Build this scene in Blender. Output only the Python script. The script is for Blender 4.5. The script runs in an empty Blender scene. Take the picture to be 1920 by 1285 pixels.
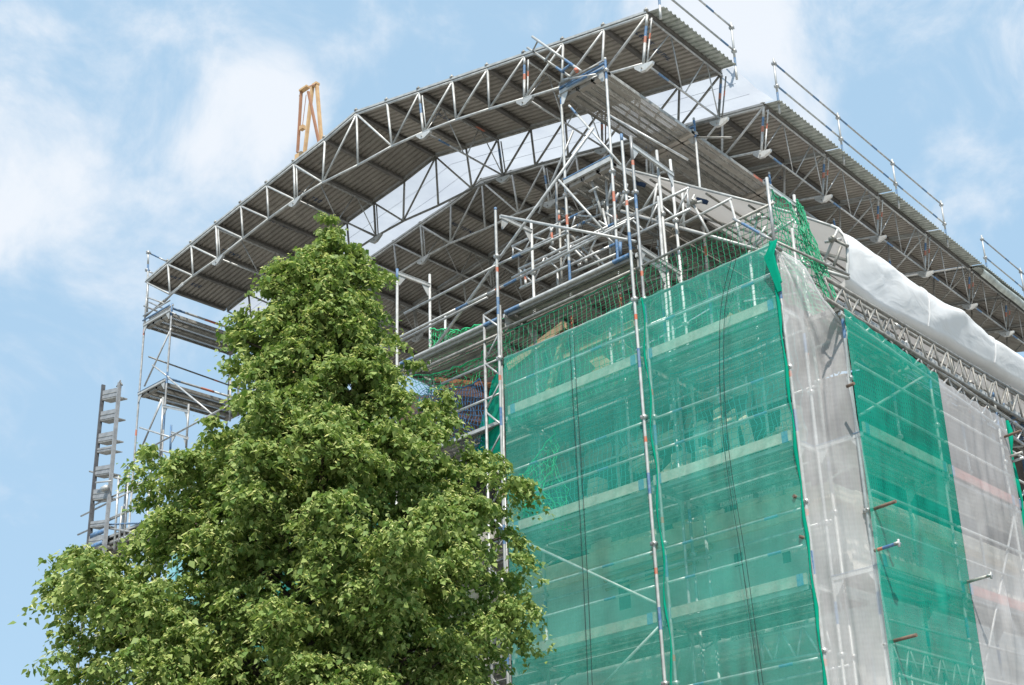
import bpy, math, random
import numpy as np
from mathutils import Vector, Matrix
R = math.radians
random.seed(7); rng = np.random.default_rng(7)
GZ = 9.5                                    # height of the corner deck level (local z = 0) above the ground
sc = bpy.context.scene
COL = sc.collection
# ------------------------------------------------------------------ camera
YAW, PITCH, ROLL = R(-34.37757619), R(19.40789583), R(-5.20239692)
F, OX, OY = 2357.8, 409.56, 237.47          # focal length and principal point offset (pixels of the 1920 px photo)
CAM = np.array([8.20769508, -13.60718325, -7.93309804])
def _rays():
    a, b, c = YAW, PITCH, ROLL
    ca, sa, cb, sb, cc, s_ = math.cos(a), math.sin(a), math.cos(b), math.sin(b), math.cos(c), math.sin(c)
    fwd = np.array([sa*cb, ca*cb, sb]); right = np.array([ca, -sa, 0.]); down = np.cross(fwd, right)
    return np.array([[cc, -s_, 0], [s_, cc, 0], [0, 0, 1.]]) @ np.array([right, down, fwd])
RM = _rays()
cam = bpy.data.objects.new('camera', bpy.data.cameras.new('camera')); COL.objects.link(cam)
cam.data.sensor_width = 36; cam.data.lens = F/1920*36
cam.data.shift_x = -OX/1920; cam.data.shift_y = OY/1920
cam.data.clip_start = .1; cam.data.clip_end = 3000
m = Matrix(((RM[0][0], -RM[1][0], -RM[2][0]), (RM[0][1], -RM[1][1], -RM[2][1]), (RM[0][2], -RM[1][2], -RM[2][2])))
cam.matrix_world = Matrix.Translation(Vector((CAM[0], CAM[1], CAM[2]+GZ))) @ m.to_4x4()
sc.camera = cam
sc.view_settings.view_transform = 'Standard'; sc.view_settings.look = 'None'
sc.view_settings.exposure = 0.45; sc.view_settings.gamma = 1
sc.cycles.transparent_max_bounces = 24; sc.cycles.max_bounces = 8
# ------------------------------------------------------------------ sun and sky
SUN_EL, SUN_AZ = 55, 136                     # degrees; azimuth clockwise from +Y (the sun stands right of and behind the camera)
sd = Vector((math.sin(R(SUN_AZ))*math.cos(R(SUN_EL)), math.cos(R(SUN_AZ))*math.cos(R(SUN_EL)), math.sin(R(SUN_EL))))
sun = bpy.data.objects.new('sun', bpy.data.lights.new('sun', 'SUN')); COL.objects.link(sun)
sun.data.energy = 4.0; sun.data.angle = R(.6); sun.data.color = (1, .955, .88)
sun.rotation_euler = (-sd).to_track_quat('-Z', 'Y').to_euler(); sun.location = (20, -20, 60)
W = bpy.data.worlds.new('World'); sc.world = W; W.use_nodes = True
def _dir(x, y):
    d = RM.T @ np.array([(x-960-OX)/F, (y-642.5-OY)/F, 1]); return tuple(d/np.linalg.norm(d))
CLOUDS = [(_dir(-60, 150), 4, .5), (_dir(520, 200), 3.0, 1.5), (_dir(420, 330), 2.6, .9), (_dir(60, 400), 3, .6), (_dir(220, 510), 4, .7), (_dir(1280, 20), 3.6, 1.5), (_dir(1450, 60), 3, .9), (_dir(1780, 60), 4.5, .8), (_dir(1480, 330), 3, .6), (_dir(1870, 340), 3, 1.0), (_dir(1500, 300), 2.2, .9), (_dir(780, 60), 3, .35), (_dir(330, 660), 3, .4), (_dir(-700, 600), 20, .6), (_dir(2800, -500), 20, .8)]
def sky_nodes():
    N, L = W.node_tree.nodes, W.node_tree.links
    N.clear()
    out = N.new('ShaderNodeOutputWorld'); bg = N.new('ShaderNodeBackground'); bg.inputs[1].default_value = .13
    sky = N.new('ShaderNodeTexSky'); sky.sky_type = 'NISHITA'; sky.sun_disc = False
    sky.sun_elevation = R(SUN_EL); sky.sun_rotation = R(SUN_AZ); sky.dust_density = 2.0; sky.air_density = 1.0; sky.ozone_density = 1.3
    def nd(t, **k):
        n = N.new(t)
        for a, b in k.items(): setattr(n, a, b)
        return n
    def math_(op, a, b=None, c=None):
        n = nd('ShaderNodeMath', operation=op)
        for i, x in enumerate((a, b, c)):
            if x is None: continue
            if isinstance(x, (int, float)): n.inputs[i].default_value = x
            else: L.new(x, n.inputs[i])
        return n.outputs[0]
    tc = N.new('ShaderNodeTexCoord')
    nrm = nd('ShaderNodeVectorMath', operation='NORMALIZE'); L.new(tc.outputs['Generated'], nrm.inputs[0])
    n1 = N.new('ShaderNodeTexNoise'); n1.inputs['Scale'].default_value = 9.5; n1.inputs['Detail'].default_value = 11; n1.inputs['Roughness'].default_value = .60; n1.inputs['Distortion'].default_value = .35
    L.new(nrm.outputs[0], n1.inputs[0])
    n2 = N.new('ShaderNodeTexNoise'); n2.inputs['Scale'].default_value = 2.6; n2.inputs['Detail'].default_value = 6; n2.inputs['Roughness'].default_value = .5; L.new(nrm.outputs[0], n2.inputs[0])
    total = None                              # cloud banks: (azimuth, elevation, width in degrees, amount)
    for d, wdt, amt in CLOUDS:
        dot = nd('ShaderNodeVectorMath', operation='DOT_PRODUCT'); L.new(nrm.outputs[0], dot.inputs[0]); dot.inputs[1].default_value = d
        g = math_('EXPONENT', math_('MULTIPLY', math_('SUBTRACT', dot.outputs['Value'], 1.0), 1/(1-math.cos(R(wdt)))))
        g = math_('MULTIPLY', g, amt); total = g if total is None else math_('ADD', total, g)
    dens = math_('ADD', math_('MULTIPLY', total, .36), math_('MULTIPLY_ADD', n1.outputs['Fac'], 1.5, math_('MULTIPLY', n2.outputs['Fac'], .35)))
    mr = nd('ShaderNodeMapRange', interpolation_type='SMOOTHSTEP'); L.new(dens, mr.inputs[0]); mr.inputs[1].default_value = 1.04; mr.inputs[2].default_value = 1.56; mr.inputs[3].default_value = 0; mr.inputs[4].default_value = .92
    veil = N.new('ShaderNodeMixRGB'); veil.inputs[0].default_value = .85; veil.inputs[2].default_value = (2.65, 3.95, 5.2, 1)
    L.new(sky.outputs[0], veil.inputs[1])
    mx = N.new('ShaderNodeMixRGB'); mx.inputs[2].default_value = (5.1, 5.35, 5.7, 1)
    L.new(veil.outputs[0], mx.inputs[1]); L.new(mr.outputs[0], mx.inputs[0])
    L.new(mx.outputs[0], bg.inputs[0]); L.new(bg.outputs[0], out.inputs[0])
sky_nodes()
# ------------------------------------------------------------------ helpers
def ray(x, y): return RM.T @ np.array([(x-960-OX)/F, (y-642.5-OY)/F, 1])
def un(x, y, ax, val):
    d = ray(x, y); t = (val-CAM[ax])/d[ax]; return Vector(CAM+t*d)
def V(x, y, v=0.): return un(x, y, 1, v)     # photo point -> point on the plane y = v
def U(x, y, u=.8): return un(x, y, 0, u)
def proj(p):
    q = RM @ (np.array(p)-CAM); return 960+OX+F*q[0]/q[2], 642.5+OY+F*q[1]/q[2]
def tag(o, label=None, cat=None, group=None, kind=None):
    if label: o['label'] = label
    if cat: o['category'] = cat
    if group: o['group'] = group
    if kind: o['kind'] = kind
    return o
def thing(name, label, cat, loc, group=None, kind=None):
    o = bpy.data.objects.new(name, None); COL.objects.link(o); o.empty_display_size = .3
    o.location = (loc[0], loc[1], loc[2]+GZ)
    return tag(o, label, cat, group, kind)
def wloc(o):
    p = Vector(o.location)
    while o.parent: o = o.parent; p += Vector(o.location)
    return p
class MB:
    def __init__(s): s.v = []; s.f = []; s.m = []; s.mats = []
    def mi(s, mat):
        if mat not in s.mats: s.mats.append(mat)
        return s.mats.index(mat)
    def poly(s, pts, mat):
        n = len(s.v); s.v += [tuple(p) for p in pts]; s.f.append(tuple(range(n, n+len(pts)))); s.m.append(s.mi(mat))
    def tube(s, p, q, r=.024, mat=None, n=8, caps=True):
        p, q = Vector(p), Vector(q); d = q-p
        if d.length < 1e-6: return
        d.normalize(); a = d.orthogonal().normalized(); b = d.cross(a); k = len(s.v); mi = s.mi(mat)
        for c in (p, q):
            for i in range(n):
                t = 2*math.pi*i/n; s.v.append(tuple(c+a*(r*math.cos(t))+b*(r*math.sin(t))))
        for i in range(n):
            j = (i+1) % n; s.f.append((k+i, k+j, k+n+j, k+n+i)); s.m.append(mi)
        if caps:
            s.f.append(tuple(k+i for i in reversed(range(n)))); s.m.append(mi)
            s.f.append(tuple(k+n+i for i in range(n))); s.m.append(mi)
    def path(s, pts, r, mat, n=6):
        rr = r if isinstance(r, (list, tuple)) else [r]*len(pts)
        pts = [Vector(p) for p in pts]; k = len(s.v); mi = s.mi(mat); a = None
        for j, c in enumerate(pts):
            d = (pts[min(j+1, len(pts)-1)]-pts[max(j-1, 0)]).normalized()
            a = d.orthogonal().normalized() if a is None else (a-d*a.dot(d)).normalized()
            b = d.cross(a)
            for i in range(n):
                t = 2*math.pi*i/n; s.v.append(tuple(c+a*(rr[j]*math.cos(t))+b*(rr[j]*math.sin(t))))
        for j in range(len(pts)-1):
            for i in range(n):
                i2 = (i+1) % n; s.f.append((k+j*n+i, k+j*n+i2, k+(j+1)*n+i2, k+(j+1)*n+i)); s.m.append(mi)
    def bands(s, p, q, bands, mat, r=.024, n=8):
        """tube with painted bands: bands = [(metres from p, length, material)]"""
        p, q = Vector(p), Vector(q); L = (q-p).length; d = (q-p).normalized(); c = 0
        for (t, l, mt) in sorted(bands, key=lambda x: x[0]):
            if t > L: continue
            s.tube(p+d*c, p+d*t, r, mat, n, caps=(c == 0)); e = min(t+l, L); s.tube(p+d*t, p+d*e, r*1.02, mt, n, caps=(e >= L)); c = e
        if c < L: s.tube(p+d*c, q, r, mat, n)
    def box(s, c, ax, ay, az, mat):
        """box about c with half-extent vectors"""
        c, ax, ay, az = map(Vector, (c, ax, ay, az)); k = len(s.v); mi = s.mi(mat)
        for i in (-1, 1):
            for j in (-1, 1):
                for l in (-1, 1): s.v.append(tuple(c+ax*i+ay*j+az*l))
        for f in ((0, 1, 3, 2), (4, 6, 7, 5), (0, 4, 5, 1), (2, 3, 7, 6), (0, 2, 6, 4), (1, 5, 7, 3)):
            s.f.append(tuple(k+i for i in f)); s.m.append(mi)
    def bb(s, x0, x1, y0, y1, z0, z1, mat):
        s.box(((x0+x1)/2, (y0+y1)/2, (z0+z1)/2), ((x1-x0)/2, 0, 0), (0, (y1-y0)/2, 0), (0, 0, (z1-z0)/2), mat)
    def grid(s, P, mat, solid=0):
        nr, nc = len(P), len(P[0]); k = len(s.v); mi = s.mi(mat)
        for row in P:
            for p in row: s.v.append(tuple(p))
        for i in range(nr-1):
            for j in range(nc-1):
                s.f.append((k+i*nc+j, k+i*nc+j+1, k+(i+1)*nc+j+1, k+(i+1)*nc+j)); s.m.append(mi)
    def build(s, name, parent=None, smooth=True, **t):
        if not s.v: return None
        a = np.array(s.v, dtype=float); c = a.mean(0)
        me = bpy.data.meshes.new(name); me.from_pydata([tuple(x) for x in (a-c)], [], s.f)
        for mt in s.mats: me.materials.append(M[mt])
        me.polygons.foreach_set('material_index', s.m)
        if smooth: me.polygons.foreach_set('use_smooth', [len(f) == 4 for f in s.f])
        me.update()
        o = bpy.data.objects.new(name, me); COL.objects.link(o)
        w = Vector(c)+Vector((0, 0, GZ))
        if parent is not None: o.parent = parent; o.location = w-wloc(parent)
        else: o.location = w
        tag(o, **t); return o
def copy_tree(o, parent=None, off=(0, 0, 0)):
    c = o.copy(); COL.objects.link(c); c.parent = parent
    if parent is None: c.location = Vector(o.location)+Vector(off)
    for ch in [x for x in KIDS.get(o.name, [])]: copy_tree(ch, c)
    return c
KIDS = {}
def index_kids():
    KIDS.clear()
    for o in COL.objects:
        if o.parent: KIDS.setdefault(o.parent.name, []).append(o)
# ------------------------------------------------------------------ materials
M = {}
def mat(name, col, rough=.6, metal=0., noise=.0, nscale=8., col2=None, bump=0., bscale=30, spec=None):
    m = bpy.data.materials.new(name); m.use_nodes = True; N, L = m.node_tree.nodes, m.node_tree.links
    b = N['Principled BSDF']; b.inputs['Base Color'].default_value = (*col, 1); b.inputs['Roughness'].default_value = rough; b.inputs['Metallic'].default_value = metal
    if spec is not None: b.inputs['Specular IOR Level'].default_value = spec
    tc = N.new('ShaderNodeTexCoord')
    if noise or col2:
        n = N.new('ShaderNodeTexNoise'); n.inputs['Scale'].default_value = nscale; n.inputs['Detail'].default_value = 6; n.inputs['Roughness'].default_value = .62
        L.new(tc.outputs['Object'], n.inputs[0])
        r = N.new('ShaderNodeValToRGB'); c2 = col2 or tuple(c*(1-noise) for c in col); e = r.color_ramp.elements
        e[0].position = .38; e[0].color = (*c2, 1); e[1].position = .62; e[1].color = (*col, 1)
        L.new(n.outputs['Fac'], r.inputs[0]); L.new(r.outputs[0], b.inputs['Base Color'])
    if bump:
        n = N.new('ShaderNodeTexNoise'); n.inputs['Scale'].default_value = bscale; n.inputs['Detail'].default_value = 5
        L.new(tc.outputs['Object'], n.inputs[0]); bp = N.new('ShaderNodeBump'); bp.inputs['Strength'].default_value = bump; bp.inputs['Distance'].default_value = .02
        L.new(n.outputs['Fac'], bp.inputs['Height']); L.new(bp.outputs[0], b.inputs['Normal'])
    M[name] = m; return m
mat('steel', (.60, .60, .59), .42, .35, nscale=9, col2=(.40, .40, .385))
mat('steel_pale', (.62, .62, .60), .5, .25, nscale=7, col2=(.46, .46, .44))
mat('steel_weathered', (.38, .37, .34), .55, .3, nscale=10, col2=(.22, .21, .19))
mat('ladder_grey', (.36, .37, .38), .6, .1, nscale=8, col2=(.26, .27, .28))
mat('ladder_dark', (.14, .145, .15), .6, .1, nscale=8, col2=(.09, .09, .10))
mat('blue', (.06, .16, .33), .6, 0, nscale=20, col2=(.18, .26, .36))
mat('orange', (.60, .14, .07), .6, 0, nscale=20, col2=(.42, .22, .16))
mat('rust', (.20, .13, .09), .8, 0, nscale=20, col2=(.13, .09, .07))
mat('wood', (.50, .46, .39), .8, 0, nscale=6, col2=(.34, .31, .26), bump=.3)
mat('timber', (.42, .30, .18), .8, 0, nscale=7, col2=(.28, .19, .11), bump=.3)
mat('timber_red', (.30, .13, .06), .8, 0, nscale=7, col2=(.28, .10, .04))
mat('sheet', (.44, .405, .36), .6, .1, nscale=2.2, col2=(.34, .31, .275))
mat('sheet_edge', (.55, .58, .53), .5, .2, nscale=4, col2=(.33, .35, .32))  # paler than the sheet: skylight through the eave overhang put into the colour
mat('purlin', (.20, .185, .175), .6, .2, nscale=8, col2=(.13, .125, .115))
mat('plaster', (.56, .54, .49), .9, 0, nscale=1.6, col2=(.42, .40, .36), bump=.4)
mat('stone', (.80, .72, .58), .9, 0, nscale=5, col2=(.62, .55, .44), bump=.5, bscale=12)
mat('board_red', (.48, .20, .17), .8, 0, nscale=6, col2=(.36, .20, .17))
mat('timber_pale', (.72, .62, .46), .8, 0, nscale=6, col2=(.6, .5, .36))
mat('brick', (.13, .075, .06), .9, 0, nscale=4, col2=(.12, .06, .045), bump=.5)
mat('wood_in_shade', (.07, .055, .045), .9, 0, nscale=5, col2=(.035, .03, .025))  # wood tone lowered: the shade of the interior is put into the colour
mat('opening', (.03, .035, .035), .4)  # near-black: shade inside the recess put into the colour
mat('crane', (.66, .44, .22), .5, 0, nscale=1, col2=(.52, .31, .15))
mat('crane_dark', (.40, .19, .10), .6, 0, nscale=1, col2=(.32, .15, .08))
mat('rope', (.02, .03, .03), .8)
mat('ink', (.02, .05, .12), .7)
mat('bark', (.10, .075, .055), .9, 0, nscale=12, col2=(.05, .04, .03), bump=.8)
mat('ground', (.30, .28, .25), .95, 0, nscale=.6, col2=(.22, .21, .18))
mat('paving', (.36, .35, .33), .9, 0, nscale=3, col2=(.16, .155, .15), bump=.3)
def cloth(name, col, opacity, opn=.12, transl=.45, col2=None, nscale=1.3, threads=0, rough=.8, bump=0., fine=0.):
    """woven netting: an open weave that lets part of the light straight through"""
    m = bpy.data.materials.new(name); m.use_nodes = True; N, L = m.node_tree.nodes, m.node_tree.links; N.clear()
    out = N.new('ShaderNodeOutputMaterial'); tc = N.new('ShaderNodeTexCoord')
    n = N.new('ShaderNodeTexNoise'); n.inputs['Scale'].default_value = nscale; n.inputs['Detail'].default_value = 6; L.new(tc.outputs['Object'], n.inputs[0])
    d = N.new('ShaderNodeBsdfDiffuse'); t = N.new('ShaderNodeBsdfTranslucent'); mx = N.new('ShaderNodeMixShader'); mx.inputs[0].default_value = transl
    cr = N.new('ShaderNodeValToRGB'); e = cr.color_ramp.elements; c2 = col2 or tuple(c*.8 for c in col)
    e[0].position = .35; e[0].color = (*c2, 1); e[1].position = .65; e[1].color = (*col, 1); L.new(n.outputs['Fac'], cr.inputs[0])
    L.new(cr.outputs[0], d.inputs[0]); L.new(cr.outputs[0], t.inputs[0]); L.new(d.outputs[0], mx.inputs[1]); L.new(t.outputs[0], mx.inputs[2])
    if bump:
        bn = N.new('ShaderNodeTexNoise'); bn.inputs['Scale'].default_value = 1.7; bn.inputs['Detail'].default_value = 3.5; bn.inputs['Distortion'].default_value = 1.4; bn.inputs['Roughness'].default_value = .45; bm = N.new('ShaderNodeMapping'); bm.inputs['Scale'].default_value = (1, .6, 1.5); L.new(tc.outputs['Object'], bm.inputs[0]); L.new(bm.outputs[0], bn.inputs[0])
        bp = N.new('ShaderNodeBump'); bp.inputs['Strength'].default_value = bump; bp.inputs['Distance'].default_value = .12; L.new(bn.outputs['Fac'], bp.inputs['Height'])
        L.new(bp.outputs[0], d.inputs['Normal']); L.new(bp.outputs[0], t.inputs['Normal'])
    if opacity >= 1: L.new(mx.outputs[0], out.inputs[0]); M[name] = m; return
    tr = N.new('ShaderNodeBsdfTransparent'); mm = N.new('ShaderNodeMixShader')
    n2 = N.new('ShaderNodeTexNoise'); n2.inputs['Scale'].default_value = 2.2; n2.inputs['Detail'].default_value = 7; n2.inputs['Roughness'].default_value = .65
    sp = N.new('ShaderNodeMapping'); sp.inputs['Scale'].default_value = (1, 1, .55); L.new(tc.outputs['Object'], sp.inputs[0]); L.new(sp.outputs[0], n2.inputs[0])
    mr = N.new('ShaderNodeMapRange'); mr.inputs['From Min'].default_value = .3; mr.inputs['From Max'].default_value = .7
    mr.inputs['To Min'].default_value = opacity-opn; mr.inputs['To Max'].default_value = opacity+opn; L.new(n2.outputs['Fac'], mr.inputs[0])
    last = mr.outputs[0]
    if fine:                                  # threads of the weave, 6 cm knit seams
        sx = N.new('ShaderNodeSeparateXYZ'); L.new(tc.outputs['Object'], sx.inputs[0])
        ad = N.new('ShaderNodeMath'); ad.operation = 'ADD'; L.new(sx.outputs[0], ad.inputs[0]); L.new(sx.outputs[1], ad.inputs[1])
        for src, fq in ((ad.outputs[0], 2*math.pi/.055), (sx.outputs[2], 2*math.pi/.07)):
            w = N.new('ShaderNodeMath'); w.operation = 'MULTIPLY'; w.inputs[1].default_value = fq; L.new(src, w.inputs[0])
            si = N.new('ShaderNodeMath'); si.operation = 'SINE'; L.new(w.outputs[0], si.inputs[0])
            ml = N.new('ShaderNodeMath'); ml.operation = 'MULTIPLY_ADD'; ml.inputs[1].default_value = fine; L.new(si.outputs[0], ml.inputs[0]); L.new(last, ml.inputs[2]); last = ml.outputs[0]
    L.new(last, mm.inputs[0]); L.new(tr.outputs[0], mm.inputs[1]); L.new(mx.outputs[0], mm.inputs[2]); L.new(mm.outputs[0], out.inputs[0])
    M[name] = m
cloth('green_net', (.11, .76, .60), .33, .06, .22, (.085, .67, .51), fine=.012)
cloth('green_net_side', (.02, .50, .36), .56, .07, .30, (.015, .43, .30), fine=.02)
cloth('green_hem', (.01, .50, .32), .9, .05, .4)
cloth('white_net', (.88, .86, .855), .46, .07, .25, (.72, .70, .695), fine=.008)
cloth('tarp', (.90, .905, .91), 1, transl=.30, nscale=.8, col2=(.84, .835, .82), bump=.26)
cloth('tarp_clear', (.52, .54, .57), 1, transl=.72, nscale=1.2, col2=(.46, .48, .52), bump=.18)
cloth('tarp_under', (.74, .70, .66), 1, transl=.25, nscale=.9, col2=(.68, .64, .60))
mat('cord_green', (.03, .34, .17), .7); mat('cord_bright', (.03, .50, .20), .7); mat('cord_blue', (.03, .16, .34), .7); mat('cord_teal', (.03, .30, .32), .7)
def perforated():
    m = bpy.data.materials.new('perforated'); m.use_nodes = True; N, L = m.node_tree.nodes, m.node_tree.links
    b = N['Principled BSDF']; out = N['Material Output']; b.inputs['Roughness'].default_value = .6; b.inputs['Metallic'].default_value = .15
    tc = N.new('ShaderNodeTexCoord'); n = N.new('ShaderNodeTexNoise'); n.inputs['Scale'].default_value = 3; n.inputs['Detail'].default_value = 6; L.new(tc.outputs['Object'], n.inputs[0])
    r = N.new('ShaderNodeValToRGB'); r.color_ramp.elements[0].position = .35; r.color_ramp.elements[0].color = (.33, .31, .28, 1); r.color_ramp.elements[1].position = .65; r.color_ramp.elements[1].color = (.46, .44, .40, 1)
    L.new(n.outputs['Fac'], r.inputs[0]); L.new(r.outputs[0], b.inputs['Base Color'])
    sx = N.new('ShaderNodeSeparateXYZ'); L.new(tc.outputs['Object'], sx.inputs[0]); prod = None
    for i in (0, 1):
        w = N.new('ShaderNodeMath'); w.operation = 'MULTIPLY'; w.inputs[1].default_value = math.pi/.042; L.new(sx.outputs[i], w.inputs[0])
        s = N.new('ShaderNodeMath'); s.operation = 'SINE'; L.new(w.outputs[0], s.inputs[0])
        a = N.new('ShaderNodeMath'); a.operation = 'ABSOLUTE'; L.new(s.outputs[0], a.inputs[0])
        if prod is None: prod = a
        else:
            p = N.new('ShaderNodeMath'); p.operation = 'MULTIPLY'; L.new(prod.outputs[0], p.inputs[0]); L.new(a.outputs[0], p.inputs[1]); prod = p
    g = N.new('ShaderNodeMath'); g.operation = 'GREATER_THAN'; g.inputs[1].default_value = .74; L.new(prod.outputs[0], g.inputs[0])
    tr = N.new('ShaderNodeBsdfTransparent'); mm = N.new('ShaderNodeMixShader'); L.new(g.outputs[0], mm.inputs[0]); L.new(b.outputs[0], mm.inputs[1]); L.new(tr.outputs[0], mm.inputs[2]); L.new(mm.outputs[0], out.inputs[0])
    M['perforated'] = m
perforated()
def vary(name, lo, hi, streak=0.):
    """tone that differs from piece to piece, with worn and rusty streaks"""
    m = M[name]; N, L = m.node_tree.nodes, m.node_tree.links; b = N['Principled BSDF']; src = b.inputs['Base Color'].links[0].from_socket
    oi = N.new('ShaderNodeObjectInfo'); mr = N.new('ShaderNodeMapRange'); mr.inputs['To Min'].default_value = lo; mr.inputs['To Max'].default_value = hi; L.new(oi.outputs['Random'], mr.inputs[0])
    hs = N.new('ShaderNodeHueSaturation'); L.new(src, hs.inputs['Color']); L.new(mr.outputs[0], hs.inputs['Value']); last = hs.outputs[0]
    if streak:
        tc = N.new('ShaderNodeTexCoord'); n = N.new('ShaderNodeTexNoise'); n.inputs['Scale'].default_value = 3.0; n.inputs['Detail'].default_value = 8; n.inputs['Roughness'].default_value = .7; L.new(tc.outputs['Object'], n.inputs[0])
        r = N.new('ShaderNodeMapRange'); r.inputs['From Min'].default_value = .56; r.inputs['From Max'].default_value = .72; r.inputs['To Max'].default_value = streak; L.new(n.outputs['Fac'], r.inputs[0])
        mx = N.new('ShaderNodeMixRGB'); mx.inputs[2].default_value = (.19, .13, .085, 1); L.new(r.outputs[0], mx.inputs[0]); L.new(last, mx.inputs[1]); last = mx.outputs[0]
    L.new(last, b.inputs['Base Color'])
vary('sheet', .80, 1.12, .45); vary('steel', .72, 1.12, .25); vary('steel_pale', .80, 1.08, .2); vary('steel_weathered', .7, 1.25, .3); vary('wood', .8, 1.15, .3); vary('purlin', .7, 1.3)
def leafmat(name, c1, c2, transl):
    m = bpy.data.materials.new(name); m.use_nodes = True; N, L = m.node_tree.nodes, m.node_tree.links; N.clear()
    out = N.new('ShaderNodeOutputMaterial'); g = N.new('ShaderNodeNewGeometry')
    cr = N.new('ShaderNodeValToRGB'); cr.color_ramp.elements[0].color = (*c1, 1); cr.color_ramp.elements[1].color = (*c2, 1); L.new(g.outputs['Random Per Island'], cr.inputs[0])
    p = N.new('ShaderNodeBsdfPrincipled'); p.inputs['Roughness'].default_value = .55; p.inputs['Specular IOR Level'].default_value = .3; L.new(cr.outputs[0], p.inputs['Base Color'])
    t = N.new('ShaderNodeBsdfTranslucent'); hs = N.new('ShaderNodeHueSaturation'); hs.inputs['Value'].default_value = 1.5; hs.inputs['Saturation'].default_value = 1.15; L.new(cr.outputs[0], hs.inputs['Color']); L.new(hs.outputs[0], t.inputs[0])
    mx = N.new('ShaderNodeMixShader'); mx.inputs[0].default_value = transl; L.new(p.outputs[0], mx.inputs[1]); L.new(t.outputs[0], mx.inputs[2]); L.new(mx.outputs[0], out.inputs[0]); M[name] = m
leafmat('leaf', (.11, .195, .045), (.36, .43, .14), .30)
leafmat('bract', (.60, .62, .22), (.80, .80, .40), .35)
ST, SP, SW = 'steel', 'steel_pale', 'steel_weathered'
# ------------------------------------------------------------------ small scaffold parts
def coupler(mb, p, s=.045, mt=ST):
    p = Vector(p); mb.box(p, (s, 0, 0), (0, s*.75, 0), (0, 0, s*.6), mt); mb.tube(p+Vector((s*.5, -s*1.6, 0)), p+Vector((s*.5, s*1.4, 0)), s*.22, SW, 6)
def pole(par, p, q, mt=ST, bands=(), r=.024, name='pole'):
    mb = MB(); mb.bands(p, q, list(bands), mt, r); return mb.build(name, par)
def rail(par, p, q, mt=ST, bands=(), name='guard_rail', r=.021):
    return pole(par, p, q, mt, bands, r, name)
def couplers(par_pole, pts, mt=ST):
    for p in pts:
        mb = MB(); coupler(mb, p, mt=mt); mb.build('coupler', par_pole)
def header(par, p, q, gus=1, mt=SP):
    """frame head: hollow section with gusset plates below both ends"""
    p, q = Vector(p), Vector(q); d = (q-p).normalized(); s = d.cross(Vector((0, 0, 1))).normalized()
    mb = MB(); mb.box((p+q)/2, (q-p)/2, s*.022, (0, 0, .030), mt); mb.box((p+q)/2+Vector((0, 0, .034)), (q-p)/2, s*.03, (0, 0, .004), 'blue' if random.random() < .4 else mt)
    for a, sg in ((p, 1), (q, -1)):
        e = a+d*sg*.02-Vector((0, 0, .03))
        t = [e, e+d*sg*.17, e+d*sg*.13-Vector((0, 0, .06)), e+d*sg*.03-Vector((0, 0, .20)), e-Vector((0, 0, .20))]
        k = s*.006; mb.poly([x+k for x in t], mt); mb.poly([x-k for x in reversed(t)], mt)
    return mb.build('transom', par, smooth=False)
def planks(par, p, q, wd, n, w=.32, gap=.035, drop=0, ends=SW, name='deck_plank'):
    """n steel planks from p to q, laid side by side along wd; perforated tread, folded flanges"""
    p, q, wd = Vector(p), Vector(q), Vector(wd).normalized(); d = (q-p).normalized(); L = (q-p).length
    for i in range(n):
        a = p+wd*(i*(w+gap)+gap/2); b = a+d*L; mb = MB(); z = Vector((0, 0, 1))
        for f0, f1 in ((.0, .46), (.54, 1.)):
            mb.poly([a+wd*w*f0, b+wd*w*f0, b+wd*w*f1, a+wd*w*f1], 'perforated')
        mb.box((a+b)/2+wd*w*.5-z*.012, d*L/2, wd*w*.04, z*.012, SW)
        for t in (.012, w-.012):
            mb.box((a+b)/2+wd*t-z*.035, d*L/2, wd*.012, z*.035, SW)
        for e in (a+d*.05, b-d*.05): mb.box(e+wd*w/2-z*.042, d*.05, wd*w/2, z*.038, SW if ends is None else ends)
        if i == 0: mb.box((a+b)/2-wd*.003-z*.03, d*(L/2-.02), wd*.004, z*.028, SP)
        mb.build(name, par, smooth=False)
def toe_board(par, p, q, h=.15, mt='wood', clips=True):
    p, q = Vector(p), Vector(q); d = (q-p).normalized(); s = d.cross(Vector((0, 0, 1))).normalized(); mb = MB()
    mb.box((p+q)/2+Vector((0, 0, h/2)), (q-p)/2, s*.014, (0, 0, h/2), mt)
    if clips:
        for t in (.0, 1.): mb.box(p.lerp(q, .04+.92*t)+Vector((0, 0, h/2)), d*.05, s*.018, (0, 0, h/2+.004), 'blue')
    return mb.build('toe_board', par, smooth=False)
def lattice(par, a0, a1, b0, b1, n, mt=ST, r=.024, rd=.016, name='girder', zig=True, posts=False):
    """lattice beam between chord a (a0-a1) and chord b"""
    g = bpy.data.objects.new(name, None); COL.objects.link(g); g.parent = par; a0, a1, b0, b1 = map(Vector, (a0, a1, b0, b1))
    g.location = (a0+b1)/2+Vector((0, 0, GZ))-(wloc(par) if par else Vector())
    for p, q in ((a0, a1), (b0, b1)): mb = MB(); mb.tube(p, q, r, mt); mb.build('chord', g)
    for i in range(n):
        if posts or i == 0:
            mb = MB(); mb.tube(a0.lerp(a1, i/n), b0.lerp(b1, i/n), rd, mt, 6); mb.build('strut', g)
        mb = MB()
        if posts: mb.tube(a0.lerp(a1, i/n), b0.lerp(b1, (i+1)/n), rd, mt, 6)
        else:
            mb.tube(a0.lerp(a1, (i+.03)/n), b0.lerp(b1, (i+.47)/n), rd, mt, 6); mb.build('diagonal', g); mb = MB(); mb.tube(b0.lerp(b1, (i+.53)/n), a0.lerp(a1, (i+.97)/n), rd, mt, 6)
        mb.build('diagonal', g)
    mb = MB(); mb.tube(a1, b1, rd, mt, 6); mb.build('strut', g)
    return g
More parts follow.
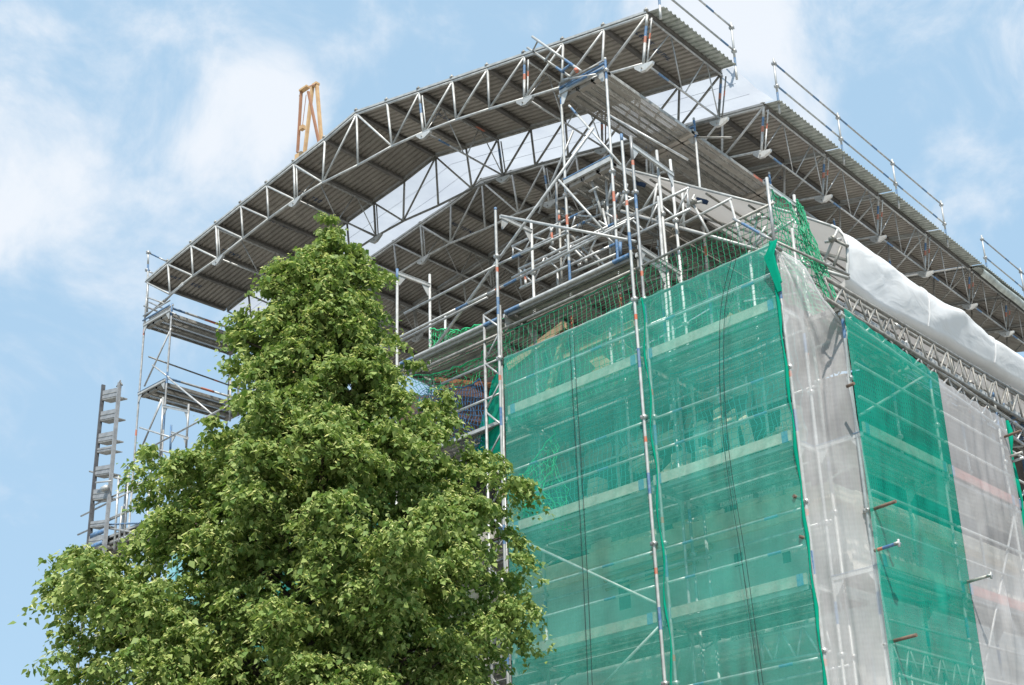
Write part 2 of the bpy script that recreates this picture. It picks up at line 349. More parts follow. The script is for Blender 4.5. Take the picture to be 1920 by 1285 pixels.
# ================================================================== ground
mb = MB(); S = 900; mb.poly([(-S, -S, -GZ), (S, -S, -GZ), (S, S, -GZ), (-S, S, -GZ)], 'ground'); mb.build('ground', kind='structure')
mb = MB(); mb.poly([(-24, -3, -GZ+.004), (14, -3, -GZ+.004), (14, .2, -GZ+.004), (-24, .2, -GZ+.004)], 'paving'); mb.build('pavement', kind='structure')
# ================================================================== the gable roof on lattice trusses
TOP = {0: (-11.27, 9.45)}; BOT = {0: (-11.2, 8.10)}
for k, (u, z) in enumerate([(-12.38, 9.27), (-13.5, 9.16), (-14.52, 9.04), (-15.53, 8.93), (-16.53, 8.81), (-17.56, 8.68), (-18.56, 8.55), (-19.5, 8.40)], 1): TOP[-k] = (u, z)
for k, (u, z) in enumerate([(-12.42, 8.20), (-13.42, 8.19), (-14.4, 8.11), (-15.38, 7.99), (-16.38, 7.85), (-17.4, 7.78), (-18.37, 7.64)], 1): BOT[-k] = (u, z)
for k in range(1, 9): TOP[k] = (-11.27+k*(8.22/8), 9.45-k*(1.87/8))
for k, (u, z) in enumerate([(-10.08, 8.06), (-9.09, 7.94), (-8.1, 7.77), (-7.14, 7.56), (-6.18, 7.33), (-5.2, 7.1), (-4.2, 6.85), (-3.22, 6.60)], 1): BOT[k] = (u, z)
def tp(k, v): return Vector((TOP[k][0], v, TOP[k][1]))
def bp(k, v): return Vector((BOT[k][0], v, BOT[k][1]))
PLATES = (-5, -2, 2, 5, 8)
def sub(mb, name, par, **t): return mb.build(name, par, **t)
def truss(par, v, dv=0, mt=SP):
    g = bpy.data.objects.new('truss', None); COL.objects.link(g); g.parent = par; g.location = Vector((-11.3, v, 8.5+GZ))-wloc(par)
    for rng_ in ((-8, 0), (0, 8)):
        mb = MB()
        for k in range(*rng_): mb.tube(tp(k, v), tp(k+1, v), .026, mt, 8)
        sub(mb, 'top_chord', g)
    mb = MB()
    for k in range(-7, 8): mb.tube(bp(k, v), bp(k+1, v), .026, mt, 8)
    sub(mb, 'bottom_chord', g)
    for k in range(-7, 9):
        mb = MB()
        if k in PLATES: mb.bands(bp(k, v), tp(k, v), ([(.42, .13, 'orange'), (.56, .20, 'blue')] if k > 3 else [(.5, .25, 'blue')] if k == 2 else []), mt, .027)
        else: mb.tube(bp(k, v), tp(k, v), .025, mt)
        sub(mb, 'post', g)
        if k in PLATES:
            mb = MB(); d = Vector((.09, 0, .0)); mb.bands(bp(k, v)+d, tp(k, v)+d*1.1-Vector((0, 0, .12)), ([(.45, .12, 'orange')] if k > 3 else []), mt, .015); sub(mb, 'post', g)
            b = bp(k, v); sl = Vector((1, 0, -.2 if k > 0 else .12)).normalized(); mb = MB()
            pl = [b-sl*.20-Vector((0, 0, .02)), b+sl*.24-Vector((0, 0, .02)), b+sl*.22-Vector((0, 0, .07)), b+sl*.05-Vector((0, 0, .16)), b-sl*.07-Vector((0, 0, .16)), b-sl*.19-Vector((0, 0, .07))]
            for s_ in (-.03, .03): mb.poly([p+Vector((0, s_, 0)) for p in (pl if s_ < 0 else reversed(pl))], SP)
            for a, b2 in zip(pl, pl[1:]+pl[:1]): mb.poly([a+Vector((0, -.03, 0)), a+Vector((0, .03, 0)), b2+Vector((0, .03, 0)), b2+Vector((0, -.03, 0))], SP)
            mb.tube(b+Vector((-.02, -.05, -.10)), b+Vector((-.02, .05, -.10)), .018, SW, 6)
            sub(mb, 'gusset_plate', g, smooth=False)
    for k in range(-8, 8):
        if k >= 1: a, b = bp(k, v), tp(k+1, v)
        elif k == 0: a, b = tp(0, v), bp(1, v)
        elif k == -1: a, b = tp(0, v), bp(-1, v)
        elif k == -8: a, b = tp(-8, v), bp(-7, v)
        else: a, b = tp(k, v), bp(k+1, v) if k < -2 else bp(k+1, v)
        if k == -2: a, b = bp(-1, v), tp(-2, v)
        mb = MB(); off = Vector((0, .0, 0)); d = (b-a).normalized(); mb.tube(a+d*.05, b-d*.04, .024, mt, 8); sub(mb, 'diagonal', g)
    mb = MB()
    for rng_ in ((-8, 0), (0, 8)):                       # pale aluminium capping that carries the sheets
        p, q = tp(rng_[0], v), tp(rng_[1], v)
        for k in range(*rng_): mb.box((tp(k, v)+tp(k+1, v))/2+Vector((0, 0, .058)), (tp(k+1, v)-tp(k, v))/2, (0, .035, 0), (0, 0, .024), SP)
    sub(mb, 'capping', g, smooth=False)
    for k in range(-7, 9):
        mb = MB(); mb.box(tp(k, v)+Vector((0, -.02, .10)), (.035, 0, 0), (0, .03, 0), (0, 0, .018), SW); mb.tube(tp(k, v)+Vector((0, -.02, .08)), tp(k, v)+Vector((0, -.02, .155)), .012, SW, 6); sub(mb, 'clamp', g)
    return g
def corrugated(par, v0, v1, mt='sheet', lift=.075):
    """trapezoidal steel sheets running down each slope, one cassette per truss node"""
    pitch = .125; n = max(1, round((v1-v0)/pitch)); pw = (v1-v0)/n; prof = []
    for i in range(n):
        for t, h in ((0, 0), (.50, 0), (.60, .042), (.90, .042)): prof.append((v0+(i+t)*pw, h))
    prof.append((v1, 0))
    segs = [(k, k+1) for k in range(-8, 8)]
    for k, k1 in segs:
        p, q = Vector((TOP[k][0], 0, TOP[k][1])), Vector((TOP[k1][0], 0, TOP[k1][1])); d = (q-p).normalized(); nz = Vector((-d.z, 0, d.x))
        if nz.z < 0: nz = -nz
        a = p-d*.03; b = q+d*.03; zl = lift+random.uniform(-.004, .004)
        if k == -8: a = p-d*.10
        mb = MB(); rows = []
        for e in (a, b): rows.append([Vector((e.x+nz.x*(zl+h), v, e.z+nz.z*(zl+h))) for v, h in prof])
        mb.grid(rows, mt); mb.build('roof_sheet', par, smooth=False)
        if k1 == 8:
            mb = MB(); rows = []
            for e in (q+d*.03, q+d*.38): rows.append([Vector((e.x+nz.x*(zl-.01+h*.7), v, e.z+nz.z*(zl-.01+h*.7))) for v, h in prof])
            mb.grid(rows, 'sheet_edge'); mb.build('eave_sheet', par, smooth=False)
    for k in range(-8, 9):
        p = tp(k, 0); mb = MB(); c = Vector((p.x, (v0+v1)/2, p.z+.025)); mb.box(c, (.045, 0, 0), (0, (v1-v0)/2-.03, 0), (0, 0, .035), 'purlin')
        for i in range(int(n*1.0)): mb.box((p.x-.052, v0+(i+.5)*pw, p.z+.05), (.016, 0, 0), (0, pw*.22, 0), (0, 0, .018), 'purlin')
        if k in (2, 5) and v0 > 1: mb.box((p.x, v0+(v1-v0)*.78, p.z-.008), (.03, 0, 0), (0, .13, 0), (0, 0, .006), 'orange')
        mb.build('purlin', par, smooth=False)
def tie_frame(par, k, v0, v1, mt=ST):
    """lattice frame in the long direction between two trusses"""
    a, b = bp(k, v0)+Vector((.03, .03, 0)), bp(k, v1)+Vector((.03, -.03, 0)); c, d = tp(k, v0)+Vector((.04, .03, -.10)), tp(k, v1)+Vector((.04, -.03, -.10))
    g = bpy.data.objects.new('tie_frame', None); COL.objects.link(g); g.parent = par; g.location = (a+d)/2+Vector((0, 0, GZ))-wloc(par)
    mb = MB(); mb.bands(a, b, [(.35, .3, 'blue')] if k in (2, 8) else [], mt, .021); mb.build('chord', g); mb = MB(); mb.tube(c, d, .021, mt); mb.build('chord', g)
    for p, q in ((a, c.lerp(d, .25)), (c.lerp(d, .27), a.lerp(b, .48)), (a.lerp(b, .52), c.lerp(d, .73)), (c.lerp(d, .77), b)):
        mb = MB(); mb.tube(p, q, .013, mt, 6); mb.build('diagonal', g)
def stencil(par, k, v0, n, seed, t=.35, sc_=.085):
    """faded dark stencilled lettering sprayed on the underside, too blurred to read"""
    rr = random.Random(seed); mb = MB(); p, q = tp(k, 0), tp(k+1, 0); d = (q-p).normalized(); nz = Vector((-d.z, 0, d.x)); nz = nz if nz.z > 0 else -nz
    base = p.lerp(q, t)+nz*.066
    def pt(a, b): return Vector((base.x+d.x*a, v0+b, base.z+d.z*a))
    for i in range(n):
        if rr.random() < .15: continue
        b0 = i*sc_*1.15; st = rr.choice(['H', 'T', 'E', 'N', 'U', 'L', 'O'])
        bars = {'H': [(0, 0, 1, .2), (0, .6, 1, .8), (.4, .2, .6, .6)], 'T': [(.8, 0, 1, .8), (0, .3, .8, .5)], 'E': [(0, 0, 1, .2), (0, .2, .2, .8), (.8, .2, 1, .8), (.4, .2, .6, .6)],
                'N': [(0, 0, 1, .2), (0, .6, 1, .8), (.3, .2, .7, .6)], 'U': [(0, 0, 1, .2), (0, .6, 1, .8), (0, .2, .2, .6)], 'L': [(0, 0, 1, .2), (0, .2, .2, .8)], 'O': [(0, 0, 1, .2), (0, .6, 1, .8), (0, .2, .2, .6), (.8, .2, 1, .6)]}[st]
        for a0, c0, a1, c1 in bars:
            mb.poly([pt(a0*sc_*1.3, b0+c0*sc_), pt(a1*sc_*1.3, b0+c0*sc_), pt(a1*sc_*1.3, b0+c1*sc_), pt(a0*sc_*1.3, b0+c1*sc_)], 'ink')
    mb.build('stencil_lettering', par, smooth=False)
def roof_bay(v0, v1, label, back=False, front_mt=SP, marks=()):
    t = thing('roof_bay', label, 'scaffold roof', (-11.3, v0, 8.5), 'bays of the corrugated scaffold roof')
    truss(t, v0, mt=front_mt)
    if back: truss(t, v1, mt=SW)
    corrugated(t, v0+.0, v1-.04)
    for k in PLATES: tie_frame(t, k, v0, v1)
    for i, (k, tt, vv, n) in enumerate(marks): stencil(t, k, vv, n, i*3+int(v0*10), tt)
    return t
roof_bay(1.5, 3.78, 'foremost bay of the corrugated roof, in front of the white tarpaulin strip', True, marks=[(-8, .45, 1.85, 9), (-6, .15, 2.1, 8), (-5, .85, 2.35, 9), (-3, .15, 2.1, 9), (7, .35, 1.95, 5), (7, .3, 2.55, 5), (1, .5, 2.3, 5), (5, .4, 2.0, 5)])
VS = [5.25, 7.6, 10.0, 12.38, 14.85, 17.2]
LB = ['second corrugated roof bay, just behind the white tarpaulin strip', 'third corrugated roof bay, its eave edge beside the second guard rail post', 'fourth corrugated roof bay, above the white bulging eave sheet',
      'fifth corrugated roof bay, where the roof guard rail ends']
for i in range(4): roof_bay(VS[i], VS[i+1], LB[i], marks=[(-2, .4, VS[i]+.6, 8), (6, .4, VS[i]+.5, 4)] if i < 2 else ())
# the last, sheet-covered bay at the far right
t = thing('roof_bay', 'far end roof bay at the right edge of the photo, with smooth covered eave', 'scaffold roof', (-11.3, 14.85, 8.5), 'bays of the corrugated scaffold roof')
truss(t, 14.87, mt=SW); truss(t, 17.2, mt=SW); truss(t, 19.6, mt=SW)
corrugated(t, 14.85, 22.0)
for k in PLATES: tie_frame(t, k, 14.87, 17.2); tie_frame(t, k, 17.2, 19.6)
mb = MB(); P = []
for i in range(13):
    f = i/12; v = 14.9+7*f
    P.append([Vector((-2.95+math.sin(a)*.33-.05, v, 7.42+math.cos(a)*.17+.02*math.sin(i*2.1))) for a in [j*.35 for j in range(8)]])
mb.grid(P, 'sheet_edge'); mb.build('eave_cover', t)
# translucent tarpaulin strip between the first two bays
mb = MB(); P = []
for k in range(-8, 9):
    p = TOP[k]; row = []
    for j in range(13):
        f = j/12; v = 3.80+f*(5.22-3.80); sag = .05*math.sin(math.pi*f)*(1+.4*math.sin(k*1.7+j))
        x = p[0]
        if k == 8: x = -2.78
        row.append(Vector((x, v, p[1]+.085-sag-(.06 if k == 8 else 0))))
    P.append(row)
mb.grid(P, 'tarp_clear'); tp1 = thing('roof_tarpaulin', 'translucent white tarpaulin strip closing the gap behind the foremost roof bay', 'tarpaulin', (-11.3, 3.8, 8.4))
mb.build('sheet', tp1)
for f in (.33, .66):
    mb = MB(); mb.path([Vector((TOP[k][0], 3.8+1.42*f, TOP[k][1]+.035)) for k in range(-8, 9)], .004, 'tarp_clear', 5); mb.build('seam', tp1)
# roof edge guard rails
def roof_rail(vs, label, posts_u=-2.75, z0=7.45, skip=()):
    t = thing('roof_guard_rail', label, 'guard rail', (posts_u, vs[0], z0), 'guard rails along the roof edge')
    top = [Vector((posts_u, v, z0+1.12)) for v in vs]; lo = [Vector((posts_u, v, z0+.56)) for v in vs]
    for i, v in enumerate(vs):
        pl = pole(t, (posts_u, v, z0-.12), (posts_u, v, z0+1.22), SP, [(.3, .2, 'blue')])
        couplers(pl, [(posts_u, v, z0+1.10), (posts_u, v, z0+.54)])
    for i in range(len(vs)-1):
        rail(t, top[i], top[i+1], ST, [(.1, .3, 'blue'), (1.5, .25, 'blue')]); rail(t, lo[i], lo[i+1], ST, [(.1, .25, 'blue'), (1.9, .25, 'blue')])
    return t
roof_rail([1.5, 3.85], 'guard rail running off the top of the photo on the foremost roof bay')
roof_rail([5.35, 7.9, 10.4, 12.95], 'long guard rail with four posts on the middle of the roof edge')
roof_rail([15.35, 17.9, 20.4], 'guard rail at the far right end of the roof edge')
t = thing('eave_guard_rail', 'short guard rail sticking out past the left tip of the roof', 'guard rail', (-19.5, 1.5, 8.4))
p = pole(t, V(276, 585, 1.5), V(278, 470, 1.5), ST, [(1.2, .2, 'blue')]); couplers(p, [V(278, 474, 1.5), V(276, 507, 1.5)])
rail(t, V(276, 473, 1.5), U(316, 492, -19.45), ST, [(.1, .2, 'blue')]); rail(t, V(275, 508, 1.5), U(290, 514, -19.45), ST)
# ================================================================== front scaffold, two bays right of the tree
X0, X1, X2 = -5.42, -2.52, 0.0
fs = thing('facade_scaffold', 'main tube scaffold with steel decks behind the green nets on the front facade', 'scaffold', (-2.6, .4, -GZ))
def lvl(z, a, b, n_in=2, toe=True, bracket=True, mt='wood'):
    planks(fs, (a+.05, .03, z), (b-.05, .03, z), (0, 1, 0), 2)
    if n_in: planks(fs, (a+.05, .80, z), (b-.05, .80, z), (0, 1, 0), n_in, ends=None)
    if toe: toe_board(fs, (a+.06, -.0, z), (b-.06, -.0, z), mt=mt)
BND = lambda off: [(off+i*2.0, .09, 'orange') for i in range(7)]+[(off+1.2+i*2.0, .32, 'blue') for i in range(7)]
# uprights: outer row
cp = []
for (x, y, top, off, m_) in ((X0, -.11, 3.85, .1, SP), (X0+.03, .73, 3.95, .3, SP), (X1-.03, -.11, 3.98, .15, SP), (X1+.07, 0, 3.95, .9, ST), (X1-.03, .80, 4.12, 1.1, SP), (X1, 1.12, 4.08, 1.5, SP),
                             (X2, 0, 2.08, .4, ST), (X2, .73, 2.12, 1.2, SP)):
    lean = 0 if x < -5 else (.19 if x < -1 else .12)               # the real uprights stand slightly out of plumb
    p = pole(fs, (x+lean, y, -GZ), (x, y, top), m_, [b for b in BND(off) if b[0] < 99] if y < .1 else [(off+6, .2, 'blue')], .0245); cp.append(p)
    couplers(p, [(x+lean*(top-z)/(top+GZ), y, z) for z in ((-4.9, -2.9, -.95, 1.0, 2.9) if x < -1 else (-4.9, -2.9, -.95, .95))])
for x, top in ((X0-.45, 2.0),):                                    # lattice mast beside the left bay
    lattice(fs, (x, 0, 2.0), (x, 0, -GZ), (X0-.02, -.05, 2.0), (X0-.02, -.05, -GZ), 13, ST, .024, .018, 'lattice_mast', posts=False)
for z in (0, -2, -4, -6, -8):
    lvl(z, X1, X2); lvl(z, X0, X1)
    if z in (0, -2, -4): lvl(z, -8.05, X0-.02, toe=(z < 0))
    for x in (X0, X1+.03, X2): header(fs, (x, .02, z-.04), (x, .73, z-.04)); mb = MB(); mb.box((x, 1.1, z-.05), (.02, 0, 0), (0, .38, 0), (0, 0, .022), SP); mb.tube((x, .75, z-.42), (x, 1.35, z-.07), .018, SP); mb.build('bracket', fs)
    for (a, b) in ((X0, X1), (X1, X2)):
        for dz in (.52, 1.02):
            if z == 0 and dz > 1: continue
            rail(fs, (a, -.0, z+dz), (b, -.0, z+dz), ST, [(.5, .18, 'blue'), (1.9, .22, 'blue')])
        rail(fs, (a, .73, z+1.0), (b, .73, z+1.0), ST)
for a, b, z in ((X0, X1, 1.0), (X1, X2, .97)): rail(fs, (a, -.03, z), (b, -.03, z), SW)
rail(fs, (X1, -.04, 1.05), (X1+.01, -.04, 1.06), SW)
rail(fs, V(1188, 507), V(1452, 380), SW, name='guard_rail')
rail(fs, V(1375, 410, -.05), V(1447, 450, -.05), ST, [(.2, .4, 'blue')], 'brace')
rail(fs, V(1452, 452, -.02), U(1592, 516, .55), SW, name='brace')
header(fs, (X2, .0, 1.93), (X2, .74, 1.93)); header(fs, (X1+.07, .0, 3.78), (X1+.02, 1.14, 3.78)); header(fs, (X1+.07, .0, 1.93), (X1+.02, 1.14, 1.9)); header(fs, (X0, 0, 3.72), (X0+.03, .73, 3.72))
# inner standards seen through the net
for (x, y, top, bot) in ((X1-.02, .73, 3.2, -GZ), (-1.25, 1.3, 1.9, -2.2), (-4.2, 1.3, 1.6, -2.1)):
    pole(fs, (x, y, bot), (x, y, top), ST)
# braces on the facade
rail(fs, V(985, 1017, -.03), V(1238, 1135, -.03), SP, name='brace'); rail(fs, V(1238, 1173, -.03), V(1130, 1285, -.03), SP, name='brace')
rail(fs, V(940, 405, -.05), V(1192, 453, -.05), SP, name='brace', r=.024)
rail(fs, V(816, 651, .1), V(1113, 240, .1), ST, name='brace', r=.025)
# ---- deck at the second lift (left bay and one bay further left), with toe rail
for a, b, z in ((X0, X1, 1.86), (-8.05, X0, 1.80)):
    planks(fs, (a+.05, .03, z), (b-.05, .03, z), (0, 1, 0), 2)
    mb = MB(); mb.bands((a+.05, 0, z+.0), (b-.05, 0, z+.0), [(0, .35, 'blue'), (b-a-.5, .35, 'blue')], SP, .036, 4); mb.build('deck_edge', fs)
    rail(fs, (a, -.02, z-.30), (b, -.02, z-.30), SW)
for x in (X0, X1, -8.05): header(fs, (x, .02, 1.82), (x, .73, 1.82))
# uprights of the bay further left
pole(fs, (-8.1, 0, -GZ), (-8.1, 0, 3.75), SP, [(13.0, .35, 'blue')]); pole(fs, (-8.05, .73, -GZ), (-8.05, .73, 3.9), SP); header(fs, (-8.1, 0, 3.66), (-8.05, .73, 3.66))
rail(fs, V(758, 588), V(937, 494.6), ST); rail(fs, V(700, 657), V(914, 551), ST, [(2.2, .3, 'blue')]); rail(fs, V(700, 664), V(914, 558), ST)
rail(fs, V(937, 494.6), V(1065, 437), ST, [(.3, .2, 'blue')]); rail(fs, V(914, 552), V(1190, 409), ST, [(.2, .12, 'orange'), (.4, .3, 'blue')])
pole(fs, V(835, 592, .73), V(835, 660, .73), ST, [(.7, .3, 'blue')]); rail(fs, V(828, 720), V(940, 672), ST); rail(fs, V(850, 775), V(940, 737), ST)
def plane_beam(name, par_label, pts_a, pts_b, n, v, m_):
    A0, A1, B0, B1 = V(*pts_a[0], v), V(*pts_a[1], v), V(*pts_b[0], v), V(*pts_b[1], v); lattice(fs, A0, A1, B0, B1, n, m_, .024, .017, name)
plane_beam('lattice_beam', '', ((1425, 1193), (1545, 1166)), ((1430, 1243), (1560, 1222)), 3, .6, SP)
rail(fs, V(1425, 1190, .6), V(1432, 1246, .6), SP, name='strut')
for a, b in (((1350, 947), (1412, 931)), ((1422, 928), (1486, 909)), ((1370, 1199), (1434, 1186)), ((1450, 1182), (1516, 1168)), ((1300, 815), (1340, 797)), ((1345, 806), (1405, 790))):
    mb = MB(); p, q = V(*a, 1.0), V(*b, 1.0)
    for i in range(11): c = p.lerp(q, (i+.5)/11); mb.box(c, (q-p)/34, (0, .01, 0), (0, 0, .022), SP)
    for dz in (-.028, .028): mb.box((p+q)/2+Vector((0, 0, dz)), (q-p)/2, (0, .012, 0), (0, 0, .006), SP)
    mb.build('slotted_rail', fs, smooth=False)
# ---- the same scaffold carries on behind the tree
fl = thing('facade_scaffold', 'left stretch of the front scaffold, mostly hidden behind the tree', 'scaffold', (-13.5, .4, -GZ))
for i, x in enumerate((-10.75, -13.4, -16.0, -18.3)):
    top = (1.6, 1.6, 2.6, 2.9)[i]
    for y in (0, .73): pole(fl, (x, y, -GZ), (x, y, top), ST, [(4.2, .2, 'blue'), (8, .2, 'orange')])
    for z in (-4, -2, 0): header(fl, (x, .0, z+.8 if x < -15 else z), (x, .73, z+.8 if x < -15 else z))
for a, b in ((-10.75, -8.05), (-13.4, -10.75), (-16.0, -13.4), (-18.3, -16.0)):
    for z in (-4, -2, 0):
        zz = z+(.8 if a < -15 else 0); planks(fl, (a+.05, .03, zz), (b-.05, .03, zz), (0, 1, 0), 2)
        for dz in (.5, 1.0): rail(fl, (a, 0, zz+dz), (b, 0, zz+dz), ST)
for a, b, m_ in (((152, 968), (300, 895), ST), ((146, 1003), (300, 932), ST), ((168, 884), (264, 908), SW), ((199, 984), (262, 981), 'blue'), ((198, 990), (262, 1000), ST), ((199, 1022), (258, 998), ST)):
    rail(fl, V(*a), V(*b), m_)
for a, b in (((222.8, 893), (214, 1030)), ((242, 885), (232, 1022)), ((229, 950), (222, 1030)), ((176, 945), (170, 1022))): pole(fl, V(*a), V(*b), ST)
mb = MB(); mb.box(V(184, 1000, -.1), (.3, 0, 0), (0, .02, 0), (0, 0, .05), 'blue'); mb.build('deck_edge', fl); mb = MB(); mb.box(V(176, 1024, -.1), (.35, 0, 0), (0, .02, 0), (0, 0, .045), 'blue'); mb.build('deck_edge', fl)
planks(fl, (-18.6, .0, .92), (-15.2, .0, .92), (0, 1, 0), 3, ends=None)
# ================================================================== high walkway that runs back under the roof
hw = thing('walkway_scaffold', 'high walkway of perforated decks climbing past the right end of the foremost roof bay', 'scaffold', (-4, 3, -GZ))
WU0, WU1 = -4.54, -3.47
VW = [.73, 3.30, 5.87, 8.44, 11.0]
for i, v in enumerate(VW):
    tz = 6.5 if i else 6.42
    for u in (WU0, WU1):
        b0 = 2.6 if i else (.9 if u < -4 else 2.2)
        p = pole(hw, (u, v, -1.9), (u, v, tz), 'steel_pale', [(3.4, .25, 'orange'), (4.2, .5, 'blue'), (5.4, .2, 'orange'), (tz+1.9-.45, .4, 'blue')], .0245)
        couplers(p, [(u, v, 6.15), (u, v, 4.1)])
    mb = MB(); mb.box(((WU0+WU1)/2, v-.03, 6.20), ((WU1-WU0)/2, 0, 0), (0, .02, 0), (0, 0, .035), SP); mb.box(((WU0+WU1)/2, v-.035, 6.29), ((WU1-WU0)/2, 0, 0), (0, .022, 0), (0, 0, .012), 'blue'); mb.box(((WU0+WU1)/2, v-.035, 6.345), ((WU1-WU0)/2, 0, 0), (0, .022, 0), (0, 0, .012), SP); mb.build('transom', hw, smooth=False)
    for s_, u in ((1, WU0), (-1, WU1)):
        mb = MB(); e = Vector((u+s_*.03, v-.03, 6.16)); t_ = [e, e+Vector((s_*.16, 0, 0)), e+Vector((s_*.14, 0, -.07)), e+Vector((s_*.05, 0, -.22)), e+Vector((0, 0, -.22))]
        mb.poly(t_, SP); mb.poly([x+Vector((0, .012, 0)) for x in reversed(t_)], SP); mb.build('gusset_plate', hw, smooth=False)
for i in range(len(VW)-1):
    planks(hw, (WU0+.03, VW[i]+.02, 6.17), (WU0+.03, VW[i+1]-.02, 6.17), (1, 0, 0), 3, ends='sheet')
    mb = MB(); mb.box((WU1-.01, (VW[i]+VW[i+1])/2, 6.14), (.008, 0, 0), (0, (VW[i+1]-VW[i])/2-.03, 0), (0, 0, .035), SP)
    mb.box((WU1, VW[i]+2.1, 6.14), (.010, 0, 0), (0, .16, 0), (0, 0, .034), 'orange' if i > 0 else SP); mb.build('deck_edge', hw, smooth=False)
for i in range(2):
    planks(hw, (WU0+.03, VW[i]+.02, 4.30), (WU0+.03, VW[i+1]-.02, 4.30), (1, 0, 0), 3, ends='sheet')
mb = MB(); mb.box(((WU0+WU1)/2, .70, 4.33), ((WU1-WU0)/2, 0, 0), (0, .02, 0), (0, 0, .045), SP); mb.box(((WU0+WU1)/2, .695, 4.39), ((WU1-WU0)/2, 0, 0), (0, .022, 0), (0, 0, .010), 'blue'); mb.build('transom', hw, smooth=False)
rail(hw, V(1067, 198, .7), V(1165, 310, .7), SP, [(.1, .2, 'blue')], 'brace'); rail(hw, V(1048, 338, .68), V(1132, 432, .68), SP, name='brace'); rail(hw, V(1075, 245, .8), V(1010, 400, .8), ST, name='brace')
rail(hw, V(1140, 215, .8), V(1290, 300, 1.6), ST, name='guard_rail'); rail(hw, V(1303, 258, 3.3), V(1372, 258, 3.3), SW)
# loose ladder beam lying over the head of the walkway
lb = thing('lattice_beam', 'short lattice beam with blue collars lying loose across the top of the walkway head', 'lattice beam', V(1040, 110, .6))
a0, a1, b0, b1 = V(998, 69, .45), V(1090, 134, .45), V(989, 90, .9), V(1070, 145, .9)
for p, q in ((a0, a1), (b0, b1)): mb = MB(); mb.bands(p, q, [((Vector(q)-Vector(p)).length*.68, .3, 'blue')], SP, .024); mb.build('chord', lb)
for f in (.12, .42, .8): mb = MB(); p, q = a0.lerp(a1, f), b0.lerp(b1, f); mb.tube(p, q, .016, SP if f < .7 else 'blue'); mb.box((p+q)/2, (q-p)*.45, (.002, .02, .03), (.02, 0, .03), SP if f < .7 else 'blue'); mb.build('strut', lb)
mb = MB(); mb.tube(V(1079, 130, .4), V(1082, 134, .4), .035, 'orange'); mb.build('end_cap', lb)
for a, b, m_ in (((1049, 158), (1122, 121), SW), ((1062, 163), (1130, 128), 'blue'), ((1055, 150), (1118, 140), ST)): rail(hw, V(*a, .62), V(*b, .62), m_, name='handrail')
# ================================================================== lattice beams and loose tubes in the middle
def beam(name, label, a0, a1, b0, b1, n, plane, mt=ST, r=.024, cat='lattice beam', group=None):
    t = thing(name, label, cat, V(*b0, plane) if not callable(plane) else plane(*b0), group)
    A0, A1, B0, B1 = [V(*p, plane) if not callable(plane) else plane(*p) for p in (a0, a1, b0, b1)]
    for p, q in ((A0, A1), (B0, B1)): mb = MB(); mb.bands(p, q, [((q-p).length*.55, .2, 'blue')], mt, r); mb.build('chord', t)
    for i in range(n):
        for f0, f1, s_ in ((i/n, (i+.48)/n, 0), ((i+.52)/n, (i+1)/n, 1)):
            p, q = (A0.lerp(A1, f0), B0.lerp(B1, f1)) if not s_ else (B0.lerp(B1, f0), A0.lerp(A1, f1))
            mb = MB(); mb.tube(p, q, .017, mt, 6); mb.build('diagonal', t)
    for f in (0.01, .99): mb = MB(); mb.tube(A0.lerp(A1, f), B0.lerp(B1, f), .018, mt, 6); mb.build('strut', t)
    return t
g1 = beam('lattice_beam', 'front lattice beam with open tube ends, level with the upper perforated deck', (973, 505), (1292, 352.5), (975, 541), (1294.6, 392), 6, .85)
beam('lattice_beam', 'lattice beam just behind and above the front one, in the tangle of tubes', (960, 462.7), (1164, 362), (960, 482), (1190, 372), 5, 1.25)
tt = thing('tube_bundle', 'tangle of loose galvanised tubes and clamps between the twin uprights and the walkway', 'scaffold tubes', V(1100, 480, 1.1))
for a, b, v, m_ in (((960, 521.5), (1183, 409.4), .8, ST), ((1072, 512), (1156, 476.7), .78, SP), ((1043, 342), (1045, 450), 1.6, ST), ((1048, 395), (1055, 560), 1.2, SW),
                    ((1108, 335), (1128, 400), .9, SP), ((1135, 319), (1145, 480), 1.0, SP), ((1153, 320), (1141, 372), .9, SP), ((1176, 345), (1160, 395), 1.0, SP), ((1147, 395), (1152, 500), 1.1, SW),
                    ((1130, 392), (1143, 450), .95, ST), ((1160, 362), (1152, 378), .9, SP), ((1033, 428), (1037, 460), 1.0, SP), ((984, 505), (986, 535), .84, SP), ((1045, 505), (1047, 545), 1.0, ST), ((1108, 470), (1140, 505), 1.1, ST),
                    ((1060, 450), (1100, 492), 1.0, SP), ((1070, 440), (1125, 500), 1.3, SW), ((1095, 415), (1150, 440), 1.5, SW), ((1092, 345), (1142, 320), .9, SP), ((1105, 360), (1121, 351), .8, SP)):
    ba = [(.1, .12, 'orange')] if rng.random() < .3 else []
    rail(tt, V(*a, v), V(*b, v), m_, ba, 'tube', .023)
for a in ((1030, 463), (1122, 415), (1135, 400)):
    mb = MB(); p = V(*a, .8); mb.tube(p, p+Vector((.25, .5, -.25)), .024, ST); mb.build('tube', tt)
for i in range(15):
    x, y = 1040+rng.random()*125, 370+rng.random()*130
    mb = MB(); c = V(x, y, .9+rng.random()*.6); coupler(mb, c, .036, random.choice([ST, SW, SW, ST])); d = Vector(rng.normal(size=3)).normalized()*.09; mb.tube(c-d, c+d, .012, SW, 6); mb.build('coupler', tt)
mb = MB(); mb.tube(V(1153, 404, .78), V(1154, 412, .78), .034, 'orange'); mb.build('coupler', tt)
rail(tt, V(1155, 378, .85), V(1150, 371, .85), 'blue', name='tube'); mb = MB(); mb.tube(V(1163, 455, .8), V(1163, 478, .8), .03, 'blue'); mb.build('base_jack', tt)
